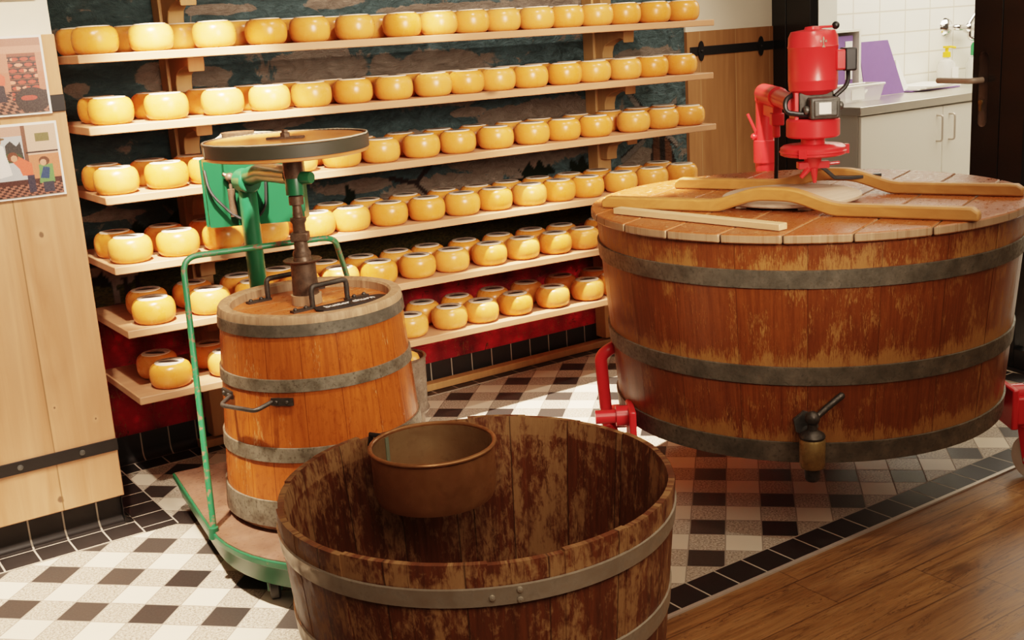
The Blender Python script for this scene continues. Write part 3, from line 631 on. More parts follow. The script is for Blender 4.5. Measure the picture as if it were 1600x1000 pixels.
R0, H0 = .67, .78
def cheese_profile():
    p = [(0, 0), (R0 * .70, 0)]
    for i in range(1, 16):
        a = -PI / 2 + PI * i / 16
        p.append((R0 * .62 + R0 * .38 * abs(math.cos(a)) ** .85, H0 / 2 + H0 / 2 * math.copysign(abs(math.sin(a)) ** .85, math.sin(a))))
    return p + [(R0 * .6, H0), (0, H0 + .015)]
proto_body = G().lathe(cheese_profile(), (0, 0, 0), 40).build('cheese', M['cheese'], smooth=60)
proto_label = G().lathe([(0, .815), (.28, .811), (.46, .797), (.47, .77), (0, .77)], (0, 0, 0), 28).build('paper_label', M['label'], smooth=60)
CH = [[1.31,2.98,4.96,6.66,8.18,9.83,11.64,13.12,14.45,15.75,17.34,18.73,20.07,21.47,23.01,24.57],[1.2,2.79,4.42,6.28,8.05,9.65,11.44,13.04,14.42,15.78,17.35,18.75,20.25,21.66,23.02,24.95],
[1.48,3.18,4.97,6.54,8.03,9.56,11.11,12.73,14.0,15.38,16.87,18.47,19.86,21.43,22.85,24.36],[1.55,3.21,4.89,6.5,7.73,9.35,11.18,12.58,14.15,15.56,16.86,18.25,19.77,21.48,22.89,24.62],
[1.34,2.88,4.26,5.72,7.29,8.89,10.4,12.04,13.53,15.16,16.81,18.31,19.81,21.78,23.31,24.74],[1.38,2.86,4.19,5.61,7.09,8.64,10.38,11.99,13.58,15.16,16.77,18.16,20.06,21.73,23.23,24.57],
[1.46,2.97,4.47,6.01,7.76,8.97,10.52,12.02,13.52,14.99,16.53,17.95,19.26,21.04,22.62,24.3],[1.44,3.01,4.49,5.91,7.19,8.98,10.4,11.96,13.6,15.06,16.47,17.94,19.49,20.94,22.64,24.22],
[1.91,3.74,5.32,6.93,8.41,9.88,11.46,12.91,14.57,16.09,17.69,18.89,20.41,21.92],[2.16,3.7,5.32,6.76,8.49,9.94,11.41,12.7,14.34,15.93,17.49,18.95,20.96,22.58],
[2.17,4.1,5.98,7.64,9.38,10.94,12.65,14.0,15.61,17.34,19.07,20.4,21.96],[2.21,3.98,5.75,7.56,9.33,10.78,12.31,13.84,15.47,17.09,18.81,20.54,22.12]]
ORD = ['first', 'second', 'third', 'fourth', 'fifth', 'sixth', 'seventh', 'eighth', 'ninth', 'tenth', 'eleventh', 'twelfth', 'thirteenth', 'fourteenth', 'fifteenth', 'sixteenth']
SHN = ['top', 'second', 'third', 'fourth', 'fifth', 'bottom']
first = True
for k in range(6):
    for row in (0, 1):
        xs = list(CH[2 * k + row]); y = (2.72, 4.12)[row]; n = len(xs)
        for _ in range(60):
            for i in range(n - 1):
                d = 1.36 - (xs[i + 1] - xs[i])
                if d > 0: xs[i] -= d / 2; xs[i + 1] += d / 2
        for i, x in enumerate(xs):
            if first: b, l = proto_body, proto_label; first = False
            else:
                b = proto_body.copy(); col.objects.link(b); l = proto_label.copy(); col.objects.link(l)
            b.location = Vector((x, y + random.uniform(-.04, .04), zshelf(k, x) + .255)) * S
            b.rotation_euler.z = random.uniform(-.35, .35)
            l.parent = b
            where = ['front row', 'back row'][row]; sh_ = 'bottom shelf' if k == 5 else ('top shelf' if k == 0 else SHN[k] + ' shelf down')
            if i < n / 2: pos = ('leftmost' if i == 0 else ORD[i] + ' from the left')
            else: pos = ('rightmost' if i == n - 1 else ORD[n - 1 - i] + ' from the right')
            tag(b, f'yellow cheese wheel, {where} of {sh_}, {pos}', 'cheese', f'cheese wheels on the {sh_}')

# ------------------------------------------------------------------ photo prints on the left partition
def photo_a(u, v):      # shop interior with a bent woman, red shelves and a chequered floor
    c = (.62, .30, .22)
    if v > .80: c = (.66, .36, .28) if v < .9 else (.5, .26, .2)
    if v < .55: c = (.60, .27, .19)
    if v < .30: c = (.45, .22, .16) if (int(u * 26 + v * 14) + int(v * 26)) % 2 else (.05, .02, .02)
    if .30 < u < .52 and .42 < v < .74: c = (.72, .66, .62)
    if .36 < u < .43 and .45 < v < .62: c = (.1, .12, .12)
    if .44 < u < .56 and .82 < v < .9 and .47 < u < .53: c = (.45, .13, .08)
    if .68 < u < .94 and .18 < v < .80:
        c = (.05, .012, .01)
        fu = (u * 11 + int(v * 13) * .37) % 1 - .5; fv = (v * 13) % 1 - .38
        if (fu / .42) ** 2 + (fv / .3) ** 2 < 1: c = (.60, .12, .08) if (int(v * 13) * 5 + int(u * 11)) % 4 else (.85, .38, .27)
        elif fv > .45: c = (.32, .12, .07)
        if v > .77: c = (.35, .12, .08)
    if in_ell(u, v, (.86, .17, .16, .17)): c = (.05, .025, .022)
    if in_ell(u, v, (.83, .2, .075, .035)): c = (.55, .10, .07)
    if in_poly(u, v, ((.42, .55), (.52, .62), (.64, .5), (.63, .38), (.55, .4), (.5, .5))): c = (.85, .2, .14)
    if in_ell(u, v, (.47, .57, .045, .06)): c = (.5, .2, .1)
    if in_poly(u, v, ((.54, .40), (.62, .38), (.63, .16), (.56, .16))): c = (.04, .03, .05)
    if in_poly(u, v, ((.30, .62), (.40, .6), (.46, .25), (.30, .2))): c = (.62, .5, .46)
    return (*[q ** 1.35 for q in c], 1.)
def photo_b(u, v):      # cheese maker in white with a hat, a woman and a child at a counter of red cheeses
    c = (.55, .58, .60)
    if v > .86: c = (.62, .40, .33)
    if u > .70: c = (.70, .52, .42) if v > .58 else (.68, .30, .18)
    if .68 < u < .72 and v > .3: c = (.25, .12, .08)
    if u > .70 and .60 < v < .625: c = (.05, .02, .02)
    if .80 < u < .93 and .76 < v < .88: c = (.25, .22, .1)
    if in_poly(u, v, ((.05, .52), (.05, .70), (.12, .82), (.19, .70), (.19, .52))) or in_poly(u, v, ((.52, .5), (.52, .74), (.57, .8), (.62, .72), (.66, .78), (.68, .5))): c = (.06, .06, .06)
    if in_ell(u, v, (.1, .58, .1, .06)) or in_ell(u, v, (.56, .56, .1, .07)): c = (.07, .12, .05)
    if .0 < u < .36 and .28 < v < .52:
        c = (.35, .04, .03) if (u * 20 + int(v * 24)) % 1 < .5 else (.08, .03, .02)
    if in_poly(u, v, ((0, .36), (.34, .36), (.42, .24), (0, .2))): c = (.10, .05, .04)
    if v < .24: c = (.10, .03, .025)
    if v < .17: c = (.42, .20, .15) if (int(u * 30 + v * 12) + int(v * 34)) % 2 else (.06, .02, .02)
    for x in (.03, .16, .26):
        if in_ell(x + 0 * u, 0, (0, 0, 1, 1)): pass
        if in_ell(u, v, (x + .02, .29, .062, .035)) or in_ell(u, v, (x + .02, .235, .062, .035)): c = (.72, .07, .04)
    if in_ell(u, v, (.05, .34, .07, .03)): c = (.12, .04, .02)
    if in_poly(u, v, ((.34, .68), (.40, .76), (.50, .74), (.53, .5), (.55, .32), (.40, .28), (.35, .5))): c = (.82, .80, .78)
    if in_ell(u, v, (.45, .80, .04, .055)): c = (.55, .3, .2)
    if in_ell(u, v, (.45, .835, .075, .022)) or in_ell(u, v, (.45, .85, .04, .03)): c = (.25, .15, .07)
    if in_poly(u, v, ((.54, .55), (.62, .58), (.74, .46), (.74, .28), (.64, .3), (.62, .4))): c = (.88, .22, .14)
    if in_ell(u, v, (.575, .57, .05, .07)): c = (.22, .08, .04)
    if in_ell(u, v, (.585, .55, .03, .045)): c = (.7, .4, .28)
    if in_poly(u, v, ((.68, .3), (.75, .3), (.75, .05), (.68, .05))): c = (.05, .05, .09)
    if in_poly(u, v, ((.80, .43), (.93, .43), (.93, .17), (.79, .17))): c = (.20, .36, .16)
    if in_poly(u, v, ((.84, .40), (.90, .38), (.88, .22), (.80, .24))): c = (.03, .10, .22)
    if in_ell(u, v, (.855, .48, .05, .065)): c = (.20, .08, .04)
    if in_ell(u, v, (.845, .46, .03, .045)): c = (.72, .42, .3)
    if in_poly(u, v, ((.82, .18), (.92, .18), (.92, .03), (.82, .03))): c = (.05, .06, .1)
    return (*[q ** 1.35 for q in c], 1.)
def photo(o, w, h, tilt, fn, label):
    t = thing('photo_print', label, 'photo', o)
    ux = Vector((math.cos(tilt), 0, math.sin(tilt))) * w; uy = Vector((-math.sin(tilt), 0, math.cos(tilt))) * h; o = Vector(o)
    g = G(); g.prism([(0, 0), (1, 0), (1, 1), (0, 1)], o, ux, uy, -.06) if False else g.prism([(0, 0), (1, 0), (1, 1), (0, 1)], o + Vector((0, .07, 0)), ux, uy, .08)
    g.build('photo_border', M['paper'], t)
    raster_mesh('photo_image', M['photo'], o + Vector((0, -.035, 0)) + ux * .022 + uy * .03, ux * .956, uy * .94, 240, 170, fn, t)
photo((-3.55, 1.23, 12.60), 3.0, 2.13, -.004, photo_a, 'upper photo print of a shop interior with red cheese shelves on the left oak partition')
photo((-3.5, 1.23, 10.33), 3.0, 2.06, -.004, photo_b, 'lower photo print of a man in a straw hat, a woman and a child')

# ------------------------------------------------------------------ wooden tub builder
def tub_wall(c, zt, rt, zb, rb, th, n, jit=0., jr=0., sub=3, seed=1):
    rnd = random.Random(seed); g = G(); R = (rt + rb) / 2
    for k in range(n):
        a0, a1 = 2 * PI * k / n, 2 * PI * (k + 1) / n
        dz = rnd.uniform(-jit, jit); dr = rnd.uniform(-jr, jr); vs, fs, uv = [], [], []
        zs = [zb + (zt + dz - zb) * q for q in (0, .25, .5, .75, .97, 1)]
        for i in range(sub + 1):
            a = a0 + (a1 - a0) * i / sub; ca, sa = math.cos(a), math.sin(a)
            for z in zs:
                r = rb + (rt - rb) * (z - zb) / (zt - zb) + dr - (.02 if z == zs[-1] else 0); vs.append((c[0] + r * ca, c[1] + r * sa, z))
            for z in zs[::-1]:
                r = rb + (rt - rb) * (z - zb) / (zt - zb) + dr - th + (.02 if z == zs[-1] else 0); vs.append((c[0] + r * ca, c[1] + r * sa, z))
        m = 12; pz = zs + zs[::-1]
        for i in range(sub):
            u0, u1 = R * (a0 + (a1 - a0) * i / sub), R * (a0 + (a1 - a0) * (i + 1) / sub)
            for j in range(m):
                q = (j + 1) % m; fs.append((i * m + j, (i + 1) * m + j, (i + 1) * m + q, i * m + q))
                off = 50 if 6 <= j < 11 else 0
                uv.append([(u0 + off, pz[j]), (u1 + off, pz[j]), (u1 + off, pz[q]), (u0 + off, pz[q])])
        for e in (0, sub): fs.append([e * m + j for j in range(m)]); uv.append([(R * a0, pz[j]) for j in range(m)])
        g.add(vs, fs, uv)
    return g
def hoop(c, zt, rt, zb, rb, z0, z1, th=.05):
    f = lambda z: rb + (rt - rb) * (z - zb) / (zt - zb)
    return G().lathe([(f(z0) + .005, z0), (f(z0) + th, z0 + .01), (f(z1) + th, z1 - .01), (f(z1) + .005, z1)], (c[0], c[1], 0), 120, loop=True)

# ------------------------------------------------------------------ open tub in front
TC = (2.30, -15.29); TP = (5.75, 3.79, 0., 3.31)
tub = thing('wooden_tub', 'large open wooden tub with flaking brown paint and grey hoops, nearest the camera', 'tub', (*TC, 0))
tub_wall(TC, *TP, .16, 18, .05, .025, 4, 3).build('staves', M['tub'], tub, smooth=50)
G().lathe([(0, .35), (3.2, .35), (3.2, .6), (0, .6)], (*TC, 0), 64).build('tub_bottom', M['tub'], tub)
for z0, z1 in ((5.02, 5.36), (3.32, 3.72), (.5, .9)):
    h = hoop(TC, *TP, z0, z1, .055).build('hoop', M['hoop_grey'], tub)
    if z0 > 5:
        for (da, dz) in ((.06, .09), (.06, -.09), (-.06, 0.)):
            a = math.atan2(-18.4 + 15.29, .55 - 2.3) + da + .06; r = 3.79 + .02; d = Vector((math.cos(a), math.sin(a), 0))
            G().lathe([(0, 0), (.055, 0), (.045, .03), (0, .04)], Vector((TC[0], TC[1], 5.19 + dz)) + d * r, 14, d).build('rivet', M['hoop_grey'], h)
# copper strainer hung inside the rim
cc = (2.50, -13.35); ck = thing('copper_pot', 'round brown copper vessel hanging inside the back rim of the open tub', 'pot', (*cc, 4.75))
G().lathe([(0, 4.72), (1.0, 4.72), (1.2, 4.78), (1.27, 4.95), (1.28, 5.88), (1.25, 5.88), (1.24, 4.97), (1.17, 4.82), (0, 4.8)], (*cc, 0), 72).build('pot_body', M['copper'], ck)
G().lathe([(1.245, 4.9), (1.245, 5.87), (1.235, 5.87), (1.235, 4.9)], (*cc, 0), 72, loop=True).build('pot_lining', M['coppern'], ck)
g = G(); g.tube([(cc[0] + 1.285 * math.cos(a), cc[1] + 1.285 * math.sin(a), 5.9) for a in [2 * PI * i / 72 for i in range(73)]], .045, 10, False); g.build('pot_rim', M['copper'], ck)
a = math.radians(112); G().obox((cc[0] + 1.225 * math.cos(a), cc[1] + 1.225 * math.sin(a), 5.35), (-math.sin(a), math.cos(a), 0), (math.cos(a), math.sin(a), 0), UP, .05, .012, .5).build('seam', M['verdigris'], ck)
a = math.radians(112); d = Vector((math.cos(a), math.sin(a), 0)); q = Vector((*cc, 0)) + d * 1.3
G().tube([q + UP * 5.8, q + UP * 5.86 + d * .1, q + UP * 5.86 + d * .35, q + UP * 5.6 + d * .4], .06, 8).build('hook', M['darkiron'], ck)

# ------------------------------------------------------------------ butter churn on its trolley
CC = (4.2, -4.14); CP = (7.27, 2.47, 1.7, 2.84); DK = 1.5
churn = thing('butter_churn', 'orange varnished wooden butter churn with a lettered black sign on its lid', 'churn', (*CC, DK))
tub_wall(CC, *CP, .3, 18, .01, .006, 4, 5).build('staves', M['churn'], churn, smooth=50)
G().lathe([(0, 1.52), (2.7, 1.52), (2.8, 1.72), (0, 1.72)], (*CC, 0), 64).build('churn_bottom', M['rimwood'], churn)
def c_r(z): return 2.84 + (2.47 - 2.84) * (z - 1.7) / 5.57
for (z0, z1, m_) in ((6.80, 7.13, 'hoop_dark'), (5.36, 5.70, 'hoop_rust'), (3.48, 3.88, 'hoop_rust'), (1.70, 2.42, 'hoop_rust')):
    hoop(CC, *CP, z0, z1, .05).build('hoop', M[m_], churn)
G().lathe([(c_r(7.1) + .03, 7.12), (2.50, 7.27), (2.46, 7.33), (2.22, 7.33), (2.16, 7.28), (2.14, 6.9), (2.35, 6.9), (c_r(7.1) - .02, 7.05)], (*CC, 0), 90, loop=True).build('rim', M['rimwood'], churn)
pd = Vector((.96, .02, 0)).normalized()
M['churnlid'] = lid_mat('orange churn lid', (.35, .085, .017), (.48, .145, .034), (pd.x, pd.y), 1.05, (.72, .42, .22))
lid = G()
wdt = [-2.15, -1.05, -.02, 1.0, 2.15]
for i in range(4):
    y0, y1 = wdt[i] + .015, wdt[i + 1] - .015; pts = []
    for k in range(13): y = y0 + (y1 - y0) * k / 12; pts.append((math.sqrt(max(0, 2.15 ** 2 - y * y)), y))
    poly = pts + [(-x, y) for x, y in pts[::-1]]
    lid.prism(poly, (CC[0], CC[1], 6.95), pd, Vector((-pd.y, pd.x, 0)), .12)
ld = lid.build('lid', M['churnlid'], churn)
def lid_handle(p, q, h):
    p, q = Vector(p), Vector(q); e = (q - p).normalized()
    g = G(); g.tube(rounded([p, p + UP * h * .5, p + UP * h, q + UP * h, q + UP * h * .5, q], .3), .075, 12)
    for s, w in ((p, -e), (q, e)): g.obox(s + w * .3 + UP * .03, w, w.cross(UP), UP, .36, .1, .03); g.sphere(s + w * .22 + UP * .07, .06); g.sphere(s + w * .55 + UP * .07, .06)
    return g
lid_handle((4.02, -4.66, 7.07), (5.15, -4.5, 7.07), .6).build('handle', M['darkiron'], ld)
lid_handle((3.6, -2.62, 7.07), (4.75, -2.5, 7.07), .6).build('handle', M['darkiron'], ld)
# sign
su = Vector((1.0, .06, 0)).normalized(); sv = Vector((-su.y, su.x, 0)); so = Vector((5.02, -5.02, 7.07))
L_, W_ = 1.12, .33
plq = [(L_ - .25, -W_), (L_ - .1, -W_ * .8), (L_, -.02), (L_ - .1, W_ * .8), (L_ - .25, W_)]; plq = plq + [(-x, y) for x, y in plq[::-1]]
sg = tag(G().prism(plq, so + UP * .01, su, sv, .05).build('sign', plain('matt black sign', (.006, .006, .006), .65), bevel=.01), 'black sign lettered butter churn lying on the orange churn lid', 'sign')
lettering('butter churn', .30, so + UP * .065 - sv * .06 + su * -.05, su, sv, M['paper'], sg, bold=.012, h=.003)
lettering('botervat', .1, so + UP * .065 - sv * .12 + su * .02, su, sv, M['paper'], sg, bold=.02, h=.005) if False else None
# side handle of the churn
ha = math.atan2(-5.05 + 4.14, 1.75 - 4.2); dd = Vector((math.cos(ha), math.sin(ha), 0)); tt = Vector((-dd.y, dd.x, 0)); hb = Vector((*CC, 5.12)); r_ = c_r(5.12) + .02
def onw(s, out, dz=0.): a = ha + s / r_; return Vector((CC[0], CC[1], 5.14 + dz)) + Vector((math.cos(a), math.sin(a), 0)) * (r_ + out)
g = G(); g.tube(rounded([onw(-.62, .06), onw(-.45, .5, -.12), onw(.62, .5, -.12), onw(.85, .06)], .15), .06, 12)
for s in (-.86, 1.12):
    a = ha + s / r_; d = Vector((math.cos(a), math.sin(a), 0)); g.obox(onw(s, .05), (-d.y, d.x, 0), d, UP, .3, .035, .1)
    for q in (-.14, .14): g.sphere(onw(s + q, .09), .055)
g.build('side_handle', M['darkiron'], churn)
# dasher: tube, flange, spindle up to the pulley
AX = (4.18, -3.95)
ds = thing('churn_drive', 'rusty iron churn spindle with flanged tube under a flat wooden drive wheel', 'drive', (*AX, 7.07))
G().lathe([(0, 7.08), (.42, 7.08), (.42, 7.35), (0, 7.35)], (*AX, 0), 28).build('wood_collar', M['rimwood'], ds)
G().lathe([(0, 7.3), (.36, 7.3), (.34, 8.22), (.2, 8.25), (0, 8.25)], (*AX, 0), 32).build('tube', M['rust'], ds)
G().lathe([(0, 8.2), (.3, 8.2), (.5, 8.27), (.53, 8.31), (.5, 8.33), (.25, 8.29), (.22, 8.42), (0, 8.42)], (*AX, 0), 40).build('flange', M['rust'], ds)
G().lathe([(0, 8.4), (.25, 8.42), (.25, 8.5), (.19, 8.62), (.17, 9.3), (.22, 9.38), (.22, 9.46), (.14, 9.48), (.12, 9.8), (.2, 9.83), (.2, 10.05), (.12, 10.1), (0, 10.1)], (*AX, 0), 28).build('spindle', M['rust'], ds)
g = G(); g.obox((AX[0], AX[1], 8.95), RV, DV, UP, .24, .2, .12); g.build('clamp', M['rust'], ds, bevel=.03)
G().lathe([(0, 10.1), (.25, 10.1), (.25, 11.25), (.22, 11.3), (0, 11.3)], (*AX, 0), 28).build('bearing_post', M['green'], ds)
G().lathe([(0, 10.55), (.255, 10.55), (.265, 10.6), (.265, 11.28), (0, 11.28)], (*AX, 0), 28).build('bearing_sleeve', M['rust'], ds)
kp = Vector((*AX, 10.55)); G().lathe([(0, 0), (.17, 0), (.17, .3), (.15, .34), (0, .34)], kp + Vector((.25, -.5, 0)).normalized() * .2 + Vector((.05, 0, 0)), 24, (.45, -.9, 0)).build('lock_knob', M['green'], ds)
WC = (4.12, -3.85); wr = 2.18
wax = (Vector((0, 0, 1)) - RV * .018 - DV * .03).normalized()
wh = G(); wo = Vector((*WC, 11.2))
wh.lathe([(0, .0), (wr - .02, .0), (wr, .02), (wr, .09), (wr - .03, .11), (wr - .03, .4), (0, .4)], wo, 96, wax); wheel = wh.build('drive_wheel', wood('orange wheel top', (.40, .13, .035), (.50, .19, .06), 0, .25, .8), ds)
G().lathe([(wr - .02, .1), (wr + .02, .1), (wr + .03, .42), (wr - .03, .44)], wo, 96, wax, loop=True).build('belt_rim', M['belt'], wheel)
g = G(); rnd = random.Random(4)
pts = [wo + wax * (.435 + .008 * rnd.random()) + Vector((math.cos(a), math.sin(a), 0)) * (wr - .01) for a in [2 * PI * i / 90 for i in range(91)]]
g.tube(pts, .022, 6, False); g.build('frayed_edge', M['fabric'], wheel)
g = G(); g.obox(wo + wax * .43, RV, DV, wax, .5, .12, .03); g.lathe([(0, 0), (.14, 0), (.14, .12), (.09, .13), (.09, .2), (0, .2)], wo + wax * .44, 6, wax); g.build('hub_nut', M['rust'], wheel)
# small black rod beside the spindle
# trolley
T0 = Vector((4.4, -4.4, 0)); TD = Vector((-.13, -.99, 0)).normalized(); TN = Vector((.99, -.13, 0)).normalized()
outl = [(-3.82, -4.8), (-3.82, .3)] + [(-3.82 * math.cos(a), .3 + 4.5 * math.sin(a)) for a in [PI * i / 24 for i in range(1, 24)]] + [(3.82, .3), (3.82, -4.8)]
trol = thing('churn_trolley', 'green painted wheeled trolley with a brown deck carrying the butter churn', 'trolley', (T0.x, T0.y, 0))
def deck(z0, z1, k, m_, name, bev=.03):
    return G().prism([(x * k, (y - .3) * k + .3) for x, y in outl][::-1], T0 + UP * z0, TN, TD, -(z1 - z0)).build(name, M[m_], trol, bevel=bev)
deck(1.46, 1.50, .985, 'deck', 'deck_sheet', 0)
deck(1.28, 1.47, 1.0, 'green', 'deck_frame')
def skirt(z0, z1, k, k2): 
    g = G(); n = len(outl); a = [T0 + TN * x * k + TD * ((y - .3) * k + .3) for x, y in outl]; b = [T0 + TN * x * k2 + TD * ((y - .3) * k2 + .3) for x, y in outl]
    g.add([p + UP * z0 for p in b] + [p + UP * z1 for p in a] + [p * 1 + UP * z1 for p in [T0 + (q - T0) * .97 for q in a]] + [p + UP * z0 for p in [T0 + (q - T0) * .97 for q in b]],
          [(L0 * n + i, L0 * n + (i + 1) % n, L1 * n + (i + 1) % n, L1 * n + i) for L0, L1 in ((0, 1), (1, 2), (2, 3), (3, 0)) for i in range(n)]); return g
skirt(.72, 1.27, .985, .955).build('deck_skirt', M['green'], trol)
def trolley_wheel(p, ax):
    w = G().lathe([(0, -.13), (.3, -.13), (.36, -.1), (.36, .1), (.3, .13), (0, .13)], Vector(p) + UP * .36, 28, ax).build('wheel', M['rubber'], trol)
    g = G(); ax = Vector(ax).normalized()
    for s in (-1, 1): g.prism([(-.22, .42), (.22, .42), (.1, -.12), (-.1, -.12)], Vector(p) + UP * .36 + ax * (.17 * s) - ax * .02, UP.cross(ax), UP, .04)
    g.build('fork', M['green'], w)
for (a_, b_) in ((-2.7, 2.2), (2.7, 2.2), (-3.0, -4.2), (3.0, -4.2)): trolley_wheel(T0 + TN * a_ + TD * b_, TN + TD * .3)
# loop handle and column
A_ = Vector((.62, -4.35, 1.35)); TLc = Vector((1.43, -2.25, 8.6)); TRc = Vector((5.67, -2.92, 8.6)); M2 = Vector((6.84, -1.09, 7.0)); B_ = Vector((7.6, -1.6, 1.4))
hl = G(); hl.tube(rounded([A_, TLc, TRc, M2, B_], .45, 8), .085, 12); hl.build('push_handle', M['greenchip'], trol)
G().lathe([(0, 0), (.16, 0), (.13, .3), (0, .3)], A_ - UP * .05, 16).build('handle_socket', M['green'], trol)
CB = Vector((4.28, -.25, 1.5)); CT = Vector((4.28, -.25, 10.3))
G().tube(rounded([CB, CT, Vector((5.15, -.95, 9.95)) * 0 + Vector((4.28, -1.6, 10.55))], .4, 8) + [Vector((AX[0], AX[1] + .1, 10.62))], .27, 24).build('column', M['green'], trol)
g = G(); g.lathe([(0, -.34), (.36, -.34), (.36, .34), (0, .34)], CT - UP * .1, 24, (0, 1, 0)); g.build('column_elbow', M['green'], trol, bevel=.06)
# motor guard plate behind the column, motor pulley and belt
bx = thing('motor_guard', 'green sheet metal motor housing behind the churn column', 'motor housing', (5.0, .8, 8.7))
bq = [(0, 0), (2.8, 0), (2.8, 1.9), (0, 2.0)]; bu = Vector((2.55, -1.76, .06)).normalized() ; bo = Vector((3.57, 1.10, 8.76))
G().prism(bq, bo - bu * .05, bu, UP, .06).build('front_plate', M['greendark'], bx)
g = G(); bn = Vector((-.568, -.823, 0)); g.obox(bo + bu * -.12 - bn * .4 + UP * 1.05, bn, bu, UP, .45, .04, 1.02); g.obox(bo + bu * 2.8 - bn * .4 + UP * 1.0, bn, bu, UP, .4, .04, .98); g.obox(bo + bu * 1.4 - bn * .5 + UP * .03, bn, bu, UP, .5, 1.4, .03); g.build('side_plates', M['greendark'], bx)
g = G(); g.lathe([(0, -.6), (.62, -.6), (.62, .6), (0, .6)], bo + bu * 1.35 - bn * .75 + UP * 1.1, 28); g.build('motor', M['castgrey'], bx)
mp_ = bo + bu * .95 - bn * .6 + UP * 2.35
G().lathe([(0, 0), (.5, 0), (.5, .42), (0, .42)], mp_, 28).build('motor_pulley', M['rust'], bx)
g = G(); g.cyl(mp_ - UP * 1.0, mp_, .12, 12); g.build('motor_shaft', M['rust'], bx)
def belt():
    g = G(); zc = mp_.z + .23; c1 = Vector((mp_.x, mp_.y, zc)); c2 = Vector((*WC, 11.42)); path = []
    d = (c2 - c1); d.z = 0; d.normalize(); n = Vector((-d.y, d.x, 0))
    pts = [c1 + (n * math.cos(a) - d * math.sin(a)) * .52 for a in [PI * i / 12 for i in range(13)]]
    rb = wr + .045
    big = [c2 + (-n * math.cos(a) + d * math.sin(a)) * rb for a in [.0, .05]] + [c2 + n * rb]
    path = [c2 + n * rb] + pts + [c2 - n * rb]
    vs = [];
    for p in path: vs += [p - UP * .16, p + UP * .16]
    k = len(path); fs = [(2 * i, 2 * i + 2, 2 * i + 3, 2 * i + 1) for i in range(k - 1)]
    vs2 = [v + UP * 0 for v in vs]; g.add(vs, fs); return g
o = belt().build('drive_belt', M['fabric'], bx); sm = o.modifiers.new('thick', 'SOLIDIFY'); sm.thickness = .003
g = G(); g.tube(rounded([bo + bu * -.02 + bn * .08 + UP * 1.75, bo + bu * .1 + bn * .25 + UP * 1.1, bo + bu * .75 + bn * .3 + UP * .35, bo + bu * 1.3 + bn * .25 + UP * .1, bo + bu * 1.75 + bn * .25 + UP * .5, bo + bu * 1.85 + bn * .15 + UP * 1.9], .5, 8), .045, 8); g.build('cable', M['black'], bx)
sp_ = bo + bu * .75 + bn * .22
g = G(); g.tube([sp_ + UP * .32, sp_ + UP * 1.15], .11, 12); g.build('lever_grip', M['rust'], bx)
g = G(); g.tube([sp_ + UP * 1.1, sp_ + UP * 1.45], .05, 8); g.sphere(sp_ + UP * 1.5, .14); g.tube([sp_ + UP * 1.5, sp_ + UP * 1.62 + bu * .42], [.09, .05], 8); g.tube([sp_ + UP * 1.5, sp_ + UP * 1.3 + bu * .25], [.09, .05], 8); g.tube([sp_ + UP * 1.5, sp_ + UP * 1.62 - bu * .2], [.08, .05], 8); g.build('wing_nut', M['rust'], bx)
g = G(); q = bo + bu * 2.82 + bn * .1; g.tube([q + UP * 2.1, q + UP * .62], .05, 8); g.lathe([(0, 0), (.09, 0), (.09, .4), (0, .4)], q + UP * .3, 12); g.tube([q + UP * .3, q + UP * .12], [.05, .01], 8); g.build('oil_rod', M['green'], bx)

# zinc bucket with a cheese behind the churn
bc = (9.35, .0); 
# ------------------------------------------------------------------ big cheese vat
VC = Vector((17.6, -9.8, 0)); VP = (8.50, 6.10, 2.62, 5.60); vc = (17.6, -9.8)
vat = thing('cheese_vat', 'huge round lidded wooden cheese vat of worn red brown staves with three dark hoops', 'vat', (*vc, 2.6))
tub_wall(vc, *VP, .35, 21, .0, .006, 5, 9).build('staves', M['vat'], vat, smooth=50)
G().lathe([(0, 2.7), (5.4, 2.7), (5.4, 2.95), (0, 2.95)], (*vc, 0), 64).build('vat_bottom', M['vat'], vat)
for z0, z1 in ((7.35, 7.83), (4.76, 5.26), (2.60, 3.17)): hoop(vc, *VP, z0, z1, .06).build('hoop', M['hoop_dark'], vat)
# tap
def vw(r, d, z): return VC + RV * r + DV * d + UP * z
tb = vw(-1.25, -6.1, 0)
tap = thing('vat_tap', 'old brass drain tap with a dark ball and lever handle on the vat front', 'tap', tb + UP * 2.3)
g = G(); g.lathe([(0, 0), (.34, 0), (.34, .1), (0, .1)], vw(-1.3, -5.58, 3.75), 6, -DV); g.cyl(vw(-1.28, -5.4, 3.55), vw(-1.25, -6.1, 3.4), .2, 20); g.build('flange', M['castgrey'], tap)
G().lathe([(0, 2.72), (.29, 2.72), (.32, 2.78), (.33, 3.45), (.30, 3.5), (0, 3.5)], tb, 28).build('tap_body', M['brass'], tap)
G().lathe([(0, 2.35), (.15, 2.35), (.2, 2.42), (.2, 2.72), (0, 2.72)], tb, 24).build('spout', M['darkiron'], tap)
G().lathe([(0, 3.48), (.31, 3.5), (.33, 3.56), (.3, 3.62), (.13, 3.72), (.12, 3.9), (0, 3.9)], tb, 28).build('tap_cap', M['darkiron'], tap)
g = G(); g.sphere(tb + UP * 4.03, .19); g.build('ball', M['darkiron'], tap)
g = G(); g.tube([tb + UP * 4.05 + RV * .1, tb + UP * 4.25 + RV * .4 + DV * .12, tb + UP * 4.5 + RV * .8 + DV * .25], [.08, .085, .09], 12); g.sphere(tb + UP * 4.5 + RV * .8 + DV * .25, .09); g.build('lever', M['darkiron'], tap)
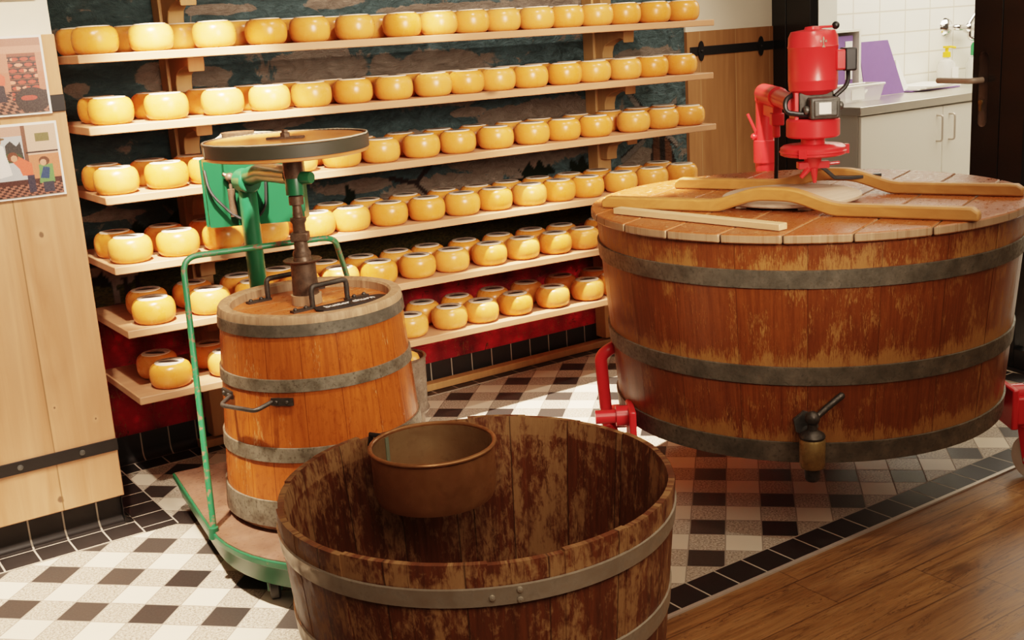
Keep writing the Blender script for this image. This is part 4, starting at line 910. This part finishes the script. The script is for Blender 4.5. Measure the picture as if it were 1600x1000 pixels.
# lid
BD = Vector((.385, -.923, 0)); PDV = Vector((.923, .385, 0))
M['vatlid'] = lid_mat('worn orange lid planks', (.21, .054, .013), (.33, .10, .026), (PDV.x, PDV.y), 1.57, (.50, .32, .17))
vl = G().lathe([(0, 8.5), (6.0, 8.5), (6.0, 8.53), (0, 8.53)], (*vc, 0), 64).build('lid', M['vatlid'], vat); vl['label'] = 'orange plank lid with two arched battens'
rl = 6.24; n = 8
for i in range(n):
    y0 = -rl + 2 * rl * i / n + .02; y1 = -rl + 2 * rl * (i + 1) / n - .02; pts = []
    for k in range(15): y = y0 + (y1 - y0) * k / 14; pts.append((math.sqrt(max(1e-4, rl * rl - y * y)), y))
    poly = pts + [(-x, y) for x, y in pts[::-1]]
    G().prism(poly, VC + UP * 8.52, PDV, -BD, .24).build('plank', M['vatlid'], vl, bevel=.04)
def batten(p, q, h=.33, w=.36):
    p, q = Vector(p), Vector(q); L = (q - p).length; e = (q - p).normalized(); m = L / 2
    def up(s): x = max(0, abs(s - m) - .25) / 1.75; return .38 * (0.5 + .5 * math.cos(PI * min(1, x))) 
    ss = [L * i / 60 for i in range(61)]
    top = [(s, h + up(s) - (.12 if s < .15 or s > L - .15 else 0)) for s in ss]; bot = [(s, max(0, up(s) * 1.0 - .03)) for s in ss]
    return G().prism(bot + top[::-1], p + UP * 8.77, e, UP, w)
batten((13.1, -6.2, 0), (17.0, -16.1, 0)).build('batten', M['batten'], vl, bevel=.05)
batten((17.0, -5.1, 0), (20.9, -14.8, 0)).build('batten', M['batten'], vl, bevel=.05)
G().lathe([(0, 0), (.16, 0), (.16, .015), (0, .015)], (13.9, -6.3, 8.765), 20).build('steel_disc', M['steel'], vl)
BC = (16.7, -10.15)
rb_ = thing('round_board', 'pale round wooden board lying in the middle of the vat lid', 'board', (*BC, 8.77))
G().lathe([(0, 8.86), (1.9, 8.86), (1.95, 8.9), (1.95, 8.97), (1.9, 9.0), (0, 9.0)], (*BC, 0), 72).build('board_disc', M['palewood'], rb_)
for q in (-.9, .9):
    G().obox(Vector((*BC, 8.82)) + BD * q, PDV, BD, UP, 1.55, .16, .045).build('cleat', M['palewood'], rb_)
st = tag(G().obox((12.75, -10.35, 8.86), Vector((.12, -.993, 0)), Vector((.993, .12, 0)), UP, 2.85, .17, .085).build('wooden_stick', M['stick'], bevel=.015), 'long bare wooden stick lying near the front edge of the vat lid', 'stick')

# ------------------------------------------------------------------ red trolley under the vat
rt = thing('vat_trolley', 'red painted steel wheeled frame carrying the cheese vat', 'trolley', (*vc, 0))
g = G(); g.obox(VC + UP * 2.3, RV, DV, UP, 5.9, .35, .28); g.build('cross_beam', M['red'], rt, bevel=.05)
g = G(); g.obox(VC + UP * 2.28, DV, RV, UP, 3.6, .3, .2); g.build('cross_beam', M['red'], rt, bevel=.05)
def caster(c, ax, withfork=True):
    c = Vector(c); ax = Vector(ax).normalized(); w = G().lathe([(0, -.22), (.2, -.24), (.62, -.2), (.7, -.1), (.7, .1), (.62, .2), (.2, .24), (0, .24)], c + UP * .7, 36, ax).build('wheel', M['nylon'], rt)
    g = G(); f = UP.cross(ax)
    for s in (-1, 1): g.prism([(-.42, 1.05), (.42, 1.05), (.16, -.18), (-.16, -.18)], c + UP * .7 + ax * (.28 * s) - ax * .03, f, UP, .06)
    g.obox(c + UP * 1.75, ax, f, UP, .4, .45, .07); g.build('fork', M['red'], w, bevel=.02)
    g = G(); g.cyl(c + UP * .7 - ax * .4, c + UP * .7 + ax * .4, .1, 6); g.build('axle_bolt', M['steel'], w)
for sgn in (-1, 1):
    b = VC + RV * (5.72 * sgn)
    b = (b + DV * -1.0 + RV * .05) if sgn > 0 else VC - RV * 5.42 - DV * 1.95 + UP * .35
    g = G(); g.obox(b + RV * sgn * .06 + UP * 2.3, RV, DV, UP, .1, .62, .62); g.build('side_plate', M['red'], rt, bevel=.05)
    g = G(); g.cyl(b + UP * 2.62, b + RV * sgn * .5 + UP * 2.62, .3, 24); g.cyl(b + RV * sgn * .45 + UP * 2.62, b + RV * sgn * 1.1 + UP * 2.62, .2, 20); g.build('axle_stub', M['red'], rt)
    cp = b + RV * sgn * .78 + (DV * -.35 if sgn > 0 else DV * .3)
    cp.z = 0
    if sgn < 0: cp = VC - RV * 6.1 - DV * .5
    caster(cp, RV * .8 + DV * .5 if sgn > 0 else RV * .75 - DV * .65)
    if sgn > 0:
        g = G(); g.obox(b + RV * .75 + UP * 2.2, RV, DV, UP, .6, .5, .42); g.cyl(b + RV * .7 + DV * -.5 + UP * 2.15, b + RV * .7 + DV * -.62 + UP * 2.15, .3, 20); g.build('hub_block', M['red'], rt, bevel=.06)
for q in (DV * 4.2 + RV * 2., DV * 4.2 - RV * 2.): caster(VC + q, RV)
lb = VC - RV * 5.72
tb_ = [lb + RV * .1 + DV * .5 + UP * 4.35, lb - RV * .1 + UP * 4.5, lb - RV * .45 + UP * 4.25, lb - RV * .38 + UP * 2.9, lb - RV * .3 - DV * .05 + UP * 1.75]
G().tube(rounded(tb_, .35), [.15] + [.19] * (len(rounded(tb_, .35)) - 1), 16).build('pull_loop', M['red'], rt)
g = G(); g.tube([lb + RV * .1 + DV * .5 + UP * 4.35, lb + RV * .1 + DV * .7 + UP * 5.4, lb + RV * .9 + DV * 1.5 + UP * 6.6], [.19, .13, .13], 14); g.build('brace_tube', M['red'], rt)
g = G(); g.prism([(-.3, -.3), (.35, -.25), (.25, .3), (0, .5), (-.2, .45)], lb - RV * .3 - DV * .25 + UP * 1.75, RV, UP, .3); g.lathe([(0, 0), (.16, 0), (.16, .12), (0, .12)], lb - RV * .15 - DV * .4 + UP * 2.4, 6, -DV); g.build('foot_lug', M['red'], rt, bevel=.04)

# ------------------------------------------------------------------ red stirring machine
MC = Vector((17.82, -9.97, 0))
mx = thing('stirring_machine', 'red electric stirring motor hanging from a bent pipe arm above the vat', 'machine', (MC.x, MC.y, 9.3))
G().lathe([(0, 11.72), (.5, 11.72), (.68, 11.85), (.70, 12.1), (.705, 12.12), (.7, 12.14), (.7, 13.02), (.72, 13.05), (.7, 13.08), (.69, 13.32), (.62, 13.48), (.25, 13.53), (.22, 13.6), (0, 13.62)], MC, 56).build('motor', M['red'], mx)
g = G(); g.tube([MC + UP * 13.58 + RV * .15 - DV * .1, MC + UP * 13.58 + RV * .6 - DV * .1], .035, 8); g.build('switch_rod', M['red'], mx)
g = G(); g.sphere(MC + UP * 13.6 + RV * .62 - DV * .1, .11); g.build('knob', M['black'], mx)
g = G(); e = MC - DV * .69 + RV * .12 + UP * 13.2
for k in (-1, 0, 1): g.obox(e + RV * .07 * k + UP * (.05 if k == 0 else 0), RV, DV, UP, .028, .02, .03)
g.prism([(-.05, -.17), (.05, -.17), (0, -.07)], e - DV * .01, RV, UP, .03); g.obox(e + UP * .02, RV, DV, UP, .016, .018, .1); g.build('emblem', M['zinc'], mx)
g = G(); g.obox(MC + RV * .68 - DV * .2 + UP * 12.65, RV, DV, UP, .15, .3, .28); g.build('terminal_neck', M['red'], mx, bevel=.05)
g = G(); g.obox(MC + RV * .95 - DV * .2 + UP * 12.65, RV, DV, UP, .17, .33, .32); g.build('terminal_box', M['black'], mx, bevel=.05)
g = G(); g.obox(MC + RV * .64 - DV * .42 + UP * 12.55, RV - DV * .6, RV * .6 + DV, UP, .09, .02, .2); g.build('rating_plate', M['zinc'], mx)
g = G(); g.tube(rounded([MC + RV * .95 - DV * .2 + UP * 12.4, MC + RV * .9 - DV * .4 + UP * 11.95, MC + RV * .5 - DV * .5 + UP * 11.65], .3), .065, 10)
g.build('cable', M['black'], mx); g = G()
g.tube(rounded([MC - RV * .55 + UP * 11.75, MC - RV * .85 - DV * .2 + UP * 11.6, MC - RV * .85 - DV * .3 + UP * 11.25, MC - RV * .2 - DV * .5 + UP * 11.15], .25), .075, 10); g.build('cable', M['black'], mx)
g = G(); g.obox(MC + UP * 11.45, RV, DV, UP, .5, .4, .35); g.build('bracket_plate', M['darkiron'], mx, bevel=.04)
g = G(); g.obox(MC + RV * .15 - DV * .55 + UP * 11.35, RV, DV, UP, .42, .3, .3); g.obox(MC + RV * .15 - DV * .6 + UP * 11.35, RV, DV, UP, .35, .3, .24); g.cyl(MC + RV * -.4 - DV * .55 + UP * 11.3, MC + RV * .72 - DV * .55 + UP * 11.4, .12, 16); g.build('gearbox', M['castgrey'], mx, bevel=.06)
g = G(); g.obox(MC + RV * .12 - DV * .91 + UP * 11.36, RV, DV, UP, .17, .01, .16); gp = g.build('rating_plate', M['paper'], mx)
g = G(); g.obox(MC - RV * .55 + UP * 11.3, RV, DV, UP, .06, .35, .5); g.build('arm_plate', M['red'], mx, bevel=.02)
G().lathe([(0, 10.5), (.72, 10.5), (.76, 10.54), (.76, 10.98), (.72, 11.03), (.7, 11.04), (0, 11.04)], MC, 56).build('belt_housing', M['red'], mx)
G().lathe([(0, 10.2), (.34, 10.2), (.34, 10.5), (0, 10.5)], MC, 36).build('neck', M['red'], mx)
fd = G(); fd.lathe([(0, 9.96), (.85, 9.96), (.93, 10.0), (.93, 10.06), (.96, 10.08), (.96, 10.1), (.93, 10.12), (.93, 10.2), (.85, 10.26), (0, 10.32)], MC, 56)
for a in (0, 2.1, 4.2): d = RV * math.cos(a) - DV * math.sin(a); fd.obox(MC + d * .97 + UP * 10.1, d, d.cross(UP), UP, .06, .1, .13)
fd.build('flange_disc', M['red'], mx)
g = G(); g.lathe([(0, 9.6), (.2, 9.6), (.28, 9.96), (0, 9.96)], MC, 24); g.obox(MC + UP * 9.68, RV, DV, UP, .45, .16, .1); g.cyl(MC + RV * .3 + UP * 9.68, MC + RV * .78 + UP * 9.7, .05, 10); g.tube([MC - RV * .15 + UP * 9.6 - DV * .1, MC - RV * .38 + UP * 9.33 - DV * .1], [.1, .06], 10); g.tube([MC + UP * 9.6 - DV * .1, MC + RV * .03 + UP * 9.16 - DV * .1], [.12, .05], 10); g.build('chuck', M['red'], mx, bevel=.02)
g = G(); pth = [MC + RV * .2 + UP * 9.62, MC + RV * .38 + UP * 9.5, MC + RV * .62 + UP * 9.27, MC + RV * 1.1 + UP * 9.24, MC + RV * 1.95 + UP * 9.27]
for i in range(4):
    p, q = pth[i], pth[i + 1]; e = (q - p).normalized(); g.obox((p + q) / 2, e, DV, e.cross(DV), (q - p).length / 2 + .03, .12, .05)
g.build('stirrer_blade', M['black'], mx, bevel=.015)
# arm and column standing behind the vat
KC = Vector((22.1, -4.35, 0)) - RV * .0
KC = Vector((21.72, -4.38, 0))
el = KC + UP * 11.2; am = MC - RV * .5 + UP * 11.45
armd = (am - (el + UP * .1)).normalized()
g = G(); g.cyl(KC + UP * .05, KC + UP * 11.2, .31, 28); g.sphere(KC + UP * 11.2, .34); g.build('column', M['red'], mx)
g = G(); g.lathe([(0, 9.0), (.4, 9.0), (.4, 9.75), (.37, 9.78), (0, 9.78)], KC, 28); g.lathe([(0, 8.6), (.33, 8.6), (.36, 9.0), (0, 9.0)], KC, 12); g.build('column_collar', M['red'], mx)
g = G(); g.lathe([(0, 0), (.7, 0), (.7, .12), (0, .12)], KC, 28); g.build('column_foot', M['red'], mx)
s0 = el + UP * .16 - armd * .25
g = G(); g.cyl(s0, s0 + armd * 3.6, .33, 28); g.build('arm_sleeve', M['red'], mx, bevel=.05)
g = G(); g.cyl(s0 + armd * 3.4, am, .27, 28); g.build('arm', M['red'], mx)
g = G(); q = s0 + armd * 2.2; g.obox(q - UP * .5, armd, armd.cross(UP), UP, 1.2, .15, .2); g.obox(q + armd * 1.0 - UP * .7, armd, armd.cross(UP), UP, .3, .2, .2); g.cyl(q + armd * .9 - UP * .8, q + armd * .9 - UP * 1.3, .12, 12); g.build('arm_brace', M['red'], mx, bevel=.04)
g = G(); g.tube([q + armd * .9 - UP * 1.2, q + armd * .85 - UP * 2.2, q + armd * .6 - UP * 3.4], .07, 8); g.build('hose', M['black'], mx)
g = G(); g.tube([KC - RV * .35 + UP * 9.85, KC - RV * .35 - DV * .1 + UP * 10.1, KC - RV * .6 + UP * 10.7], .05, 8); g.sphere(KC - RV * .38 + UP * 9.9, .12); g.build('clamp_lever', M['red'], mx)

# ------------------------------------------------------------------ zinc can with a cheese, behind the churn
ZC = (9.4, 1.0)
zk = thing('zinc_bucket', 'dull zinc bucket holding a yellow cheese on the floor behind the churn', 'bucket', (*ZC, 0))
G().lathe([(0, .05), (.78, .05), (.82, 1.4), (.96, 1.48), (1.0, 1.58), (.94, 1.7), (.98, 3.4), (.94, 3.4), (.9, 1.7), (.78, 1.5), (0, 1.45)], (*ZC, 0), 56).build('bucket_body', M['zinc'], zk)
g = G(); g.tube([(ZC[0] + .97 * math.cos(a), ZC[1] + .97 * math.sin(a), 3.42) for a in [2 * PI * i / 48 for i in range(49)]], .05, 8, False); g.build('bucket_rim', M['rust'], zk)
big = tag(G().lathe([(0, 0), (.6, 0), (.82, .25), (.86, .7), (.74, 1.05), (.45, 1.22), (0, 1.28)], (*ZC, 2.4), 48).build('cheese', M['cheese'], smooth=60), 'yellow cheese sitting inside the zinc bucket behind the churn', 'cheese')

# ------------------------------------------------------------------ light
def spot(loc, tgt, power, size, blend=.3, c=(1, .80, .56), rad=.05, name='ceiling_or_fill_spot'):
    l = bpy.data.lights.new(name, 'SPOT'); l.energy = power; l.spot_size = math.radians(size); l.spot_blend = blend; l.color = c; l.shadow_soft_size = rad
    o = bpy.data.objects.new(name, l); o.location = Vector(loc) * S; o.rotation_euler = (Vector(tgt) - Vector(loc)).to_track_quat('-Z', 'Y').to_euler(); col.objects.link(o)
def area(loc, tgt, power, sx, sy, c=(1, .8, .6), name='added_area_light'):
    l = bpy.data.lights.new(name, 'AREA'); l.energy = power; l.shape = 'RECTANGLE'; l.size = sx; l.size_y = sy; l.color = c
    o = bpy.data.objects.new(name, l); o.location = Vector(loc) * S; o.rotation_euler = (Vector(tgt) - Vector(loc)).to_track_quat('-Z', 'Y').to_euler(); col.objects.link(o)
WARM = (1, .80, .64)
spot((0, -9, 26), (4.6, 2.6, 9.6), 1900, 24, .45, WARM)
spot((-6, -7, 26), (-2.6, -4.2, 0), 1100, 30, .6, WARM)
spot((14.5, -2, 26), (16.2, -1.8, 0), 1900, 28, .35, WARM)
spot((13, -11, 26), (21.9, -4.2, 10.2), 900, 9, .5, WARM)
spot((-4, -29, 20), (2.3, -17, 3.5), 70, 40, .8, WARM, .5)  # added soft fill that lightens the front tub, not a room lamp
spot((12, -9, 26), (12, 4, 8), 85, 64, .8, WARM)
spot((22, -9, 26), (23, 5, 10), 95, 55, .8, WARM)
spot((8, -20, 26), (16.5, -9.5, 6), 60, 42, .8, WARM)  # added warm fill on the vat from front left
spot((1, -15, 26), (4.3, -4.5, 5), 140, 26, .7, WARM)
spot((7, -6, 26), (12.4, 2.2, 14.3), 520, 5.5, .1, WARM)
spot((-5, -14, 27), (-2, 1.3, 9), 360, 42, .8, WARM)  # added fill to brighten the left oak partition
spot((7, -27, 17), (13, 7, 9.5), 540, 54, .8, WARM, .5)  # added low frontal fill, reaches the mural between the shelves
area((4, -30, 22), (12, 5, 8), 26, 3.0, 1.6, (1, .78, .58))  # added frontal fill near the camera, no such fixture in the room
area((28, -22, 27), (26, -20, 0), 38, 2.0, 2.0, (1, .80, .60))  # unseen area light added to lift the plank floor
area((50, 2, 23), (50, 6, 0), 75, 2.2, 1.2, (1, .90, .74))  # unseen area light added over the kitchen to brighten it
w = bpy.data.worlds.new('room'); sc.world = w; w.use_nodes = True
w.node_tree.nodes['Background'].inputs[0].default_value = (1, .78, .58, 1); w.node_tree.nodes['Background'].inputs[1].default_value = .11
# ------------------------------------------------------------------ camera
cd = bpy.data.cameras.new('camera'); cam = bpy.data.objects.new('camera', cd); col.objects.link(cam); sc.camera = cam
cd.sensor_width = 36; cd.lens = 1821.8 / 1600 * 36; cd.clip_start = .05
rot = Matrix.Rotation(-PI / 4, 3, 'Z') @ Matrix.Rotation(.181707896, 3, 'Z') @ Matrix.Rotation(.0618743497, 3, 'Y') @ Matrix.Rotation(1.32572624, 3, 'X')
cam.matrix_world = Matrix.Translation(Vector((-8.608, -33.252, 14.0807)) * S) @ rot.to_4x4()
sc.view_settings.view_transform = 'Filmic'
sc.view_settings.look = 'Medium High Contrast'
sc.view_settings.exposure = 0.
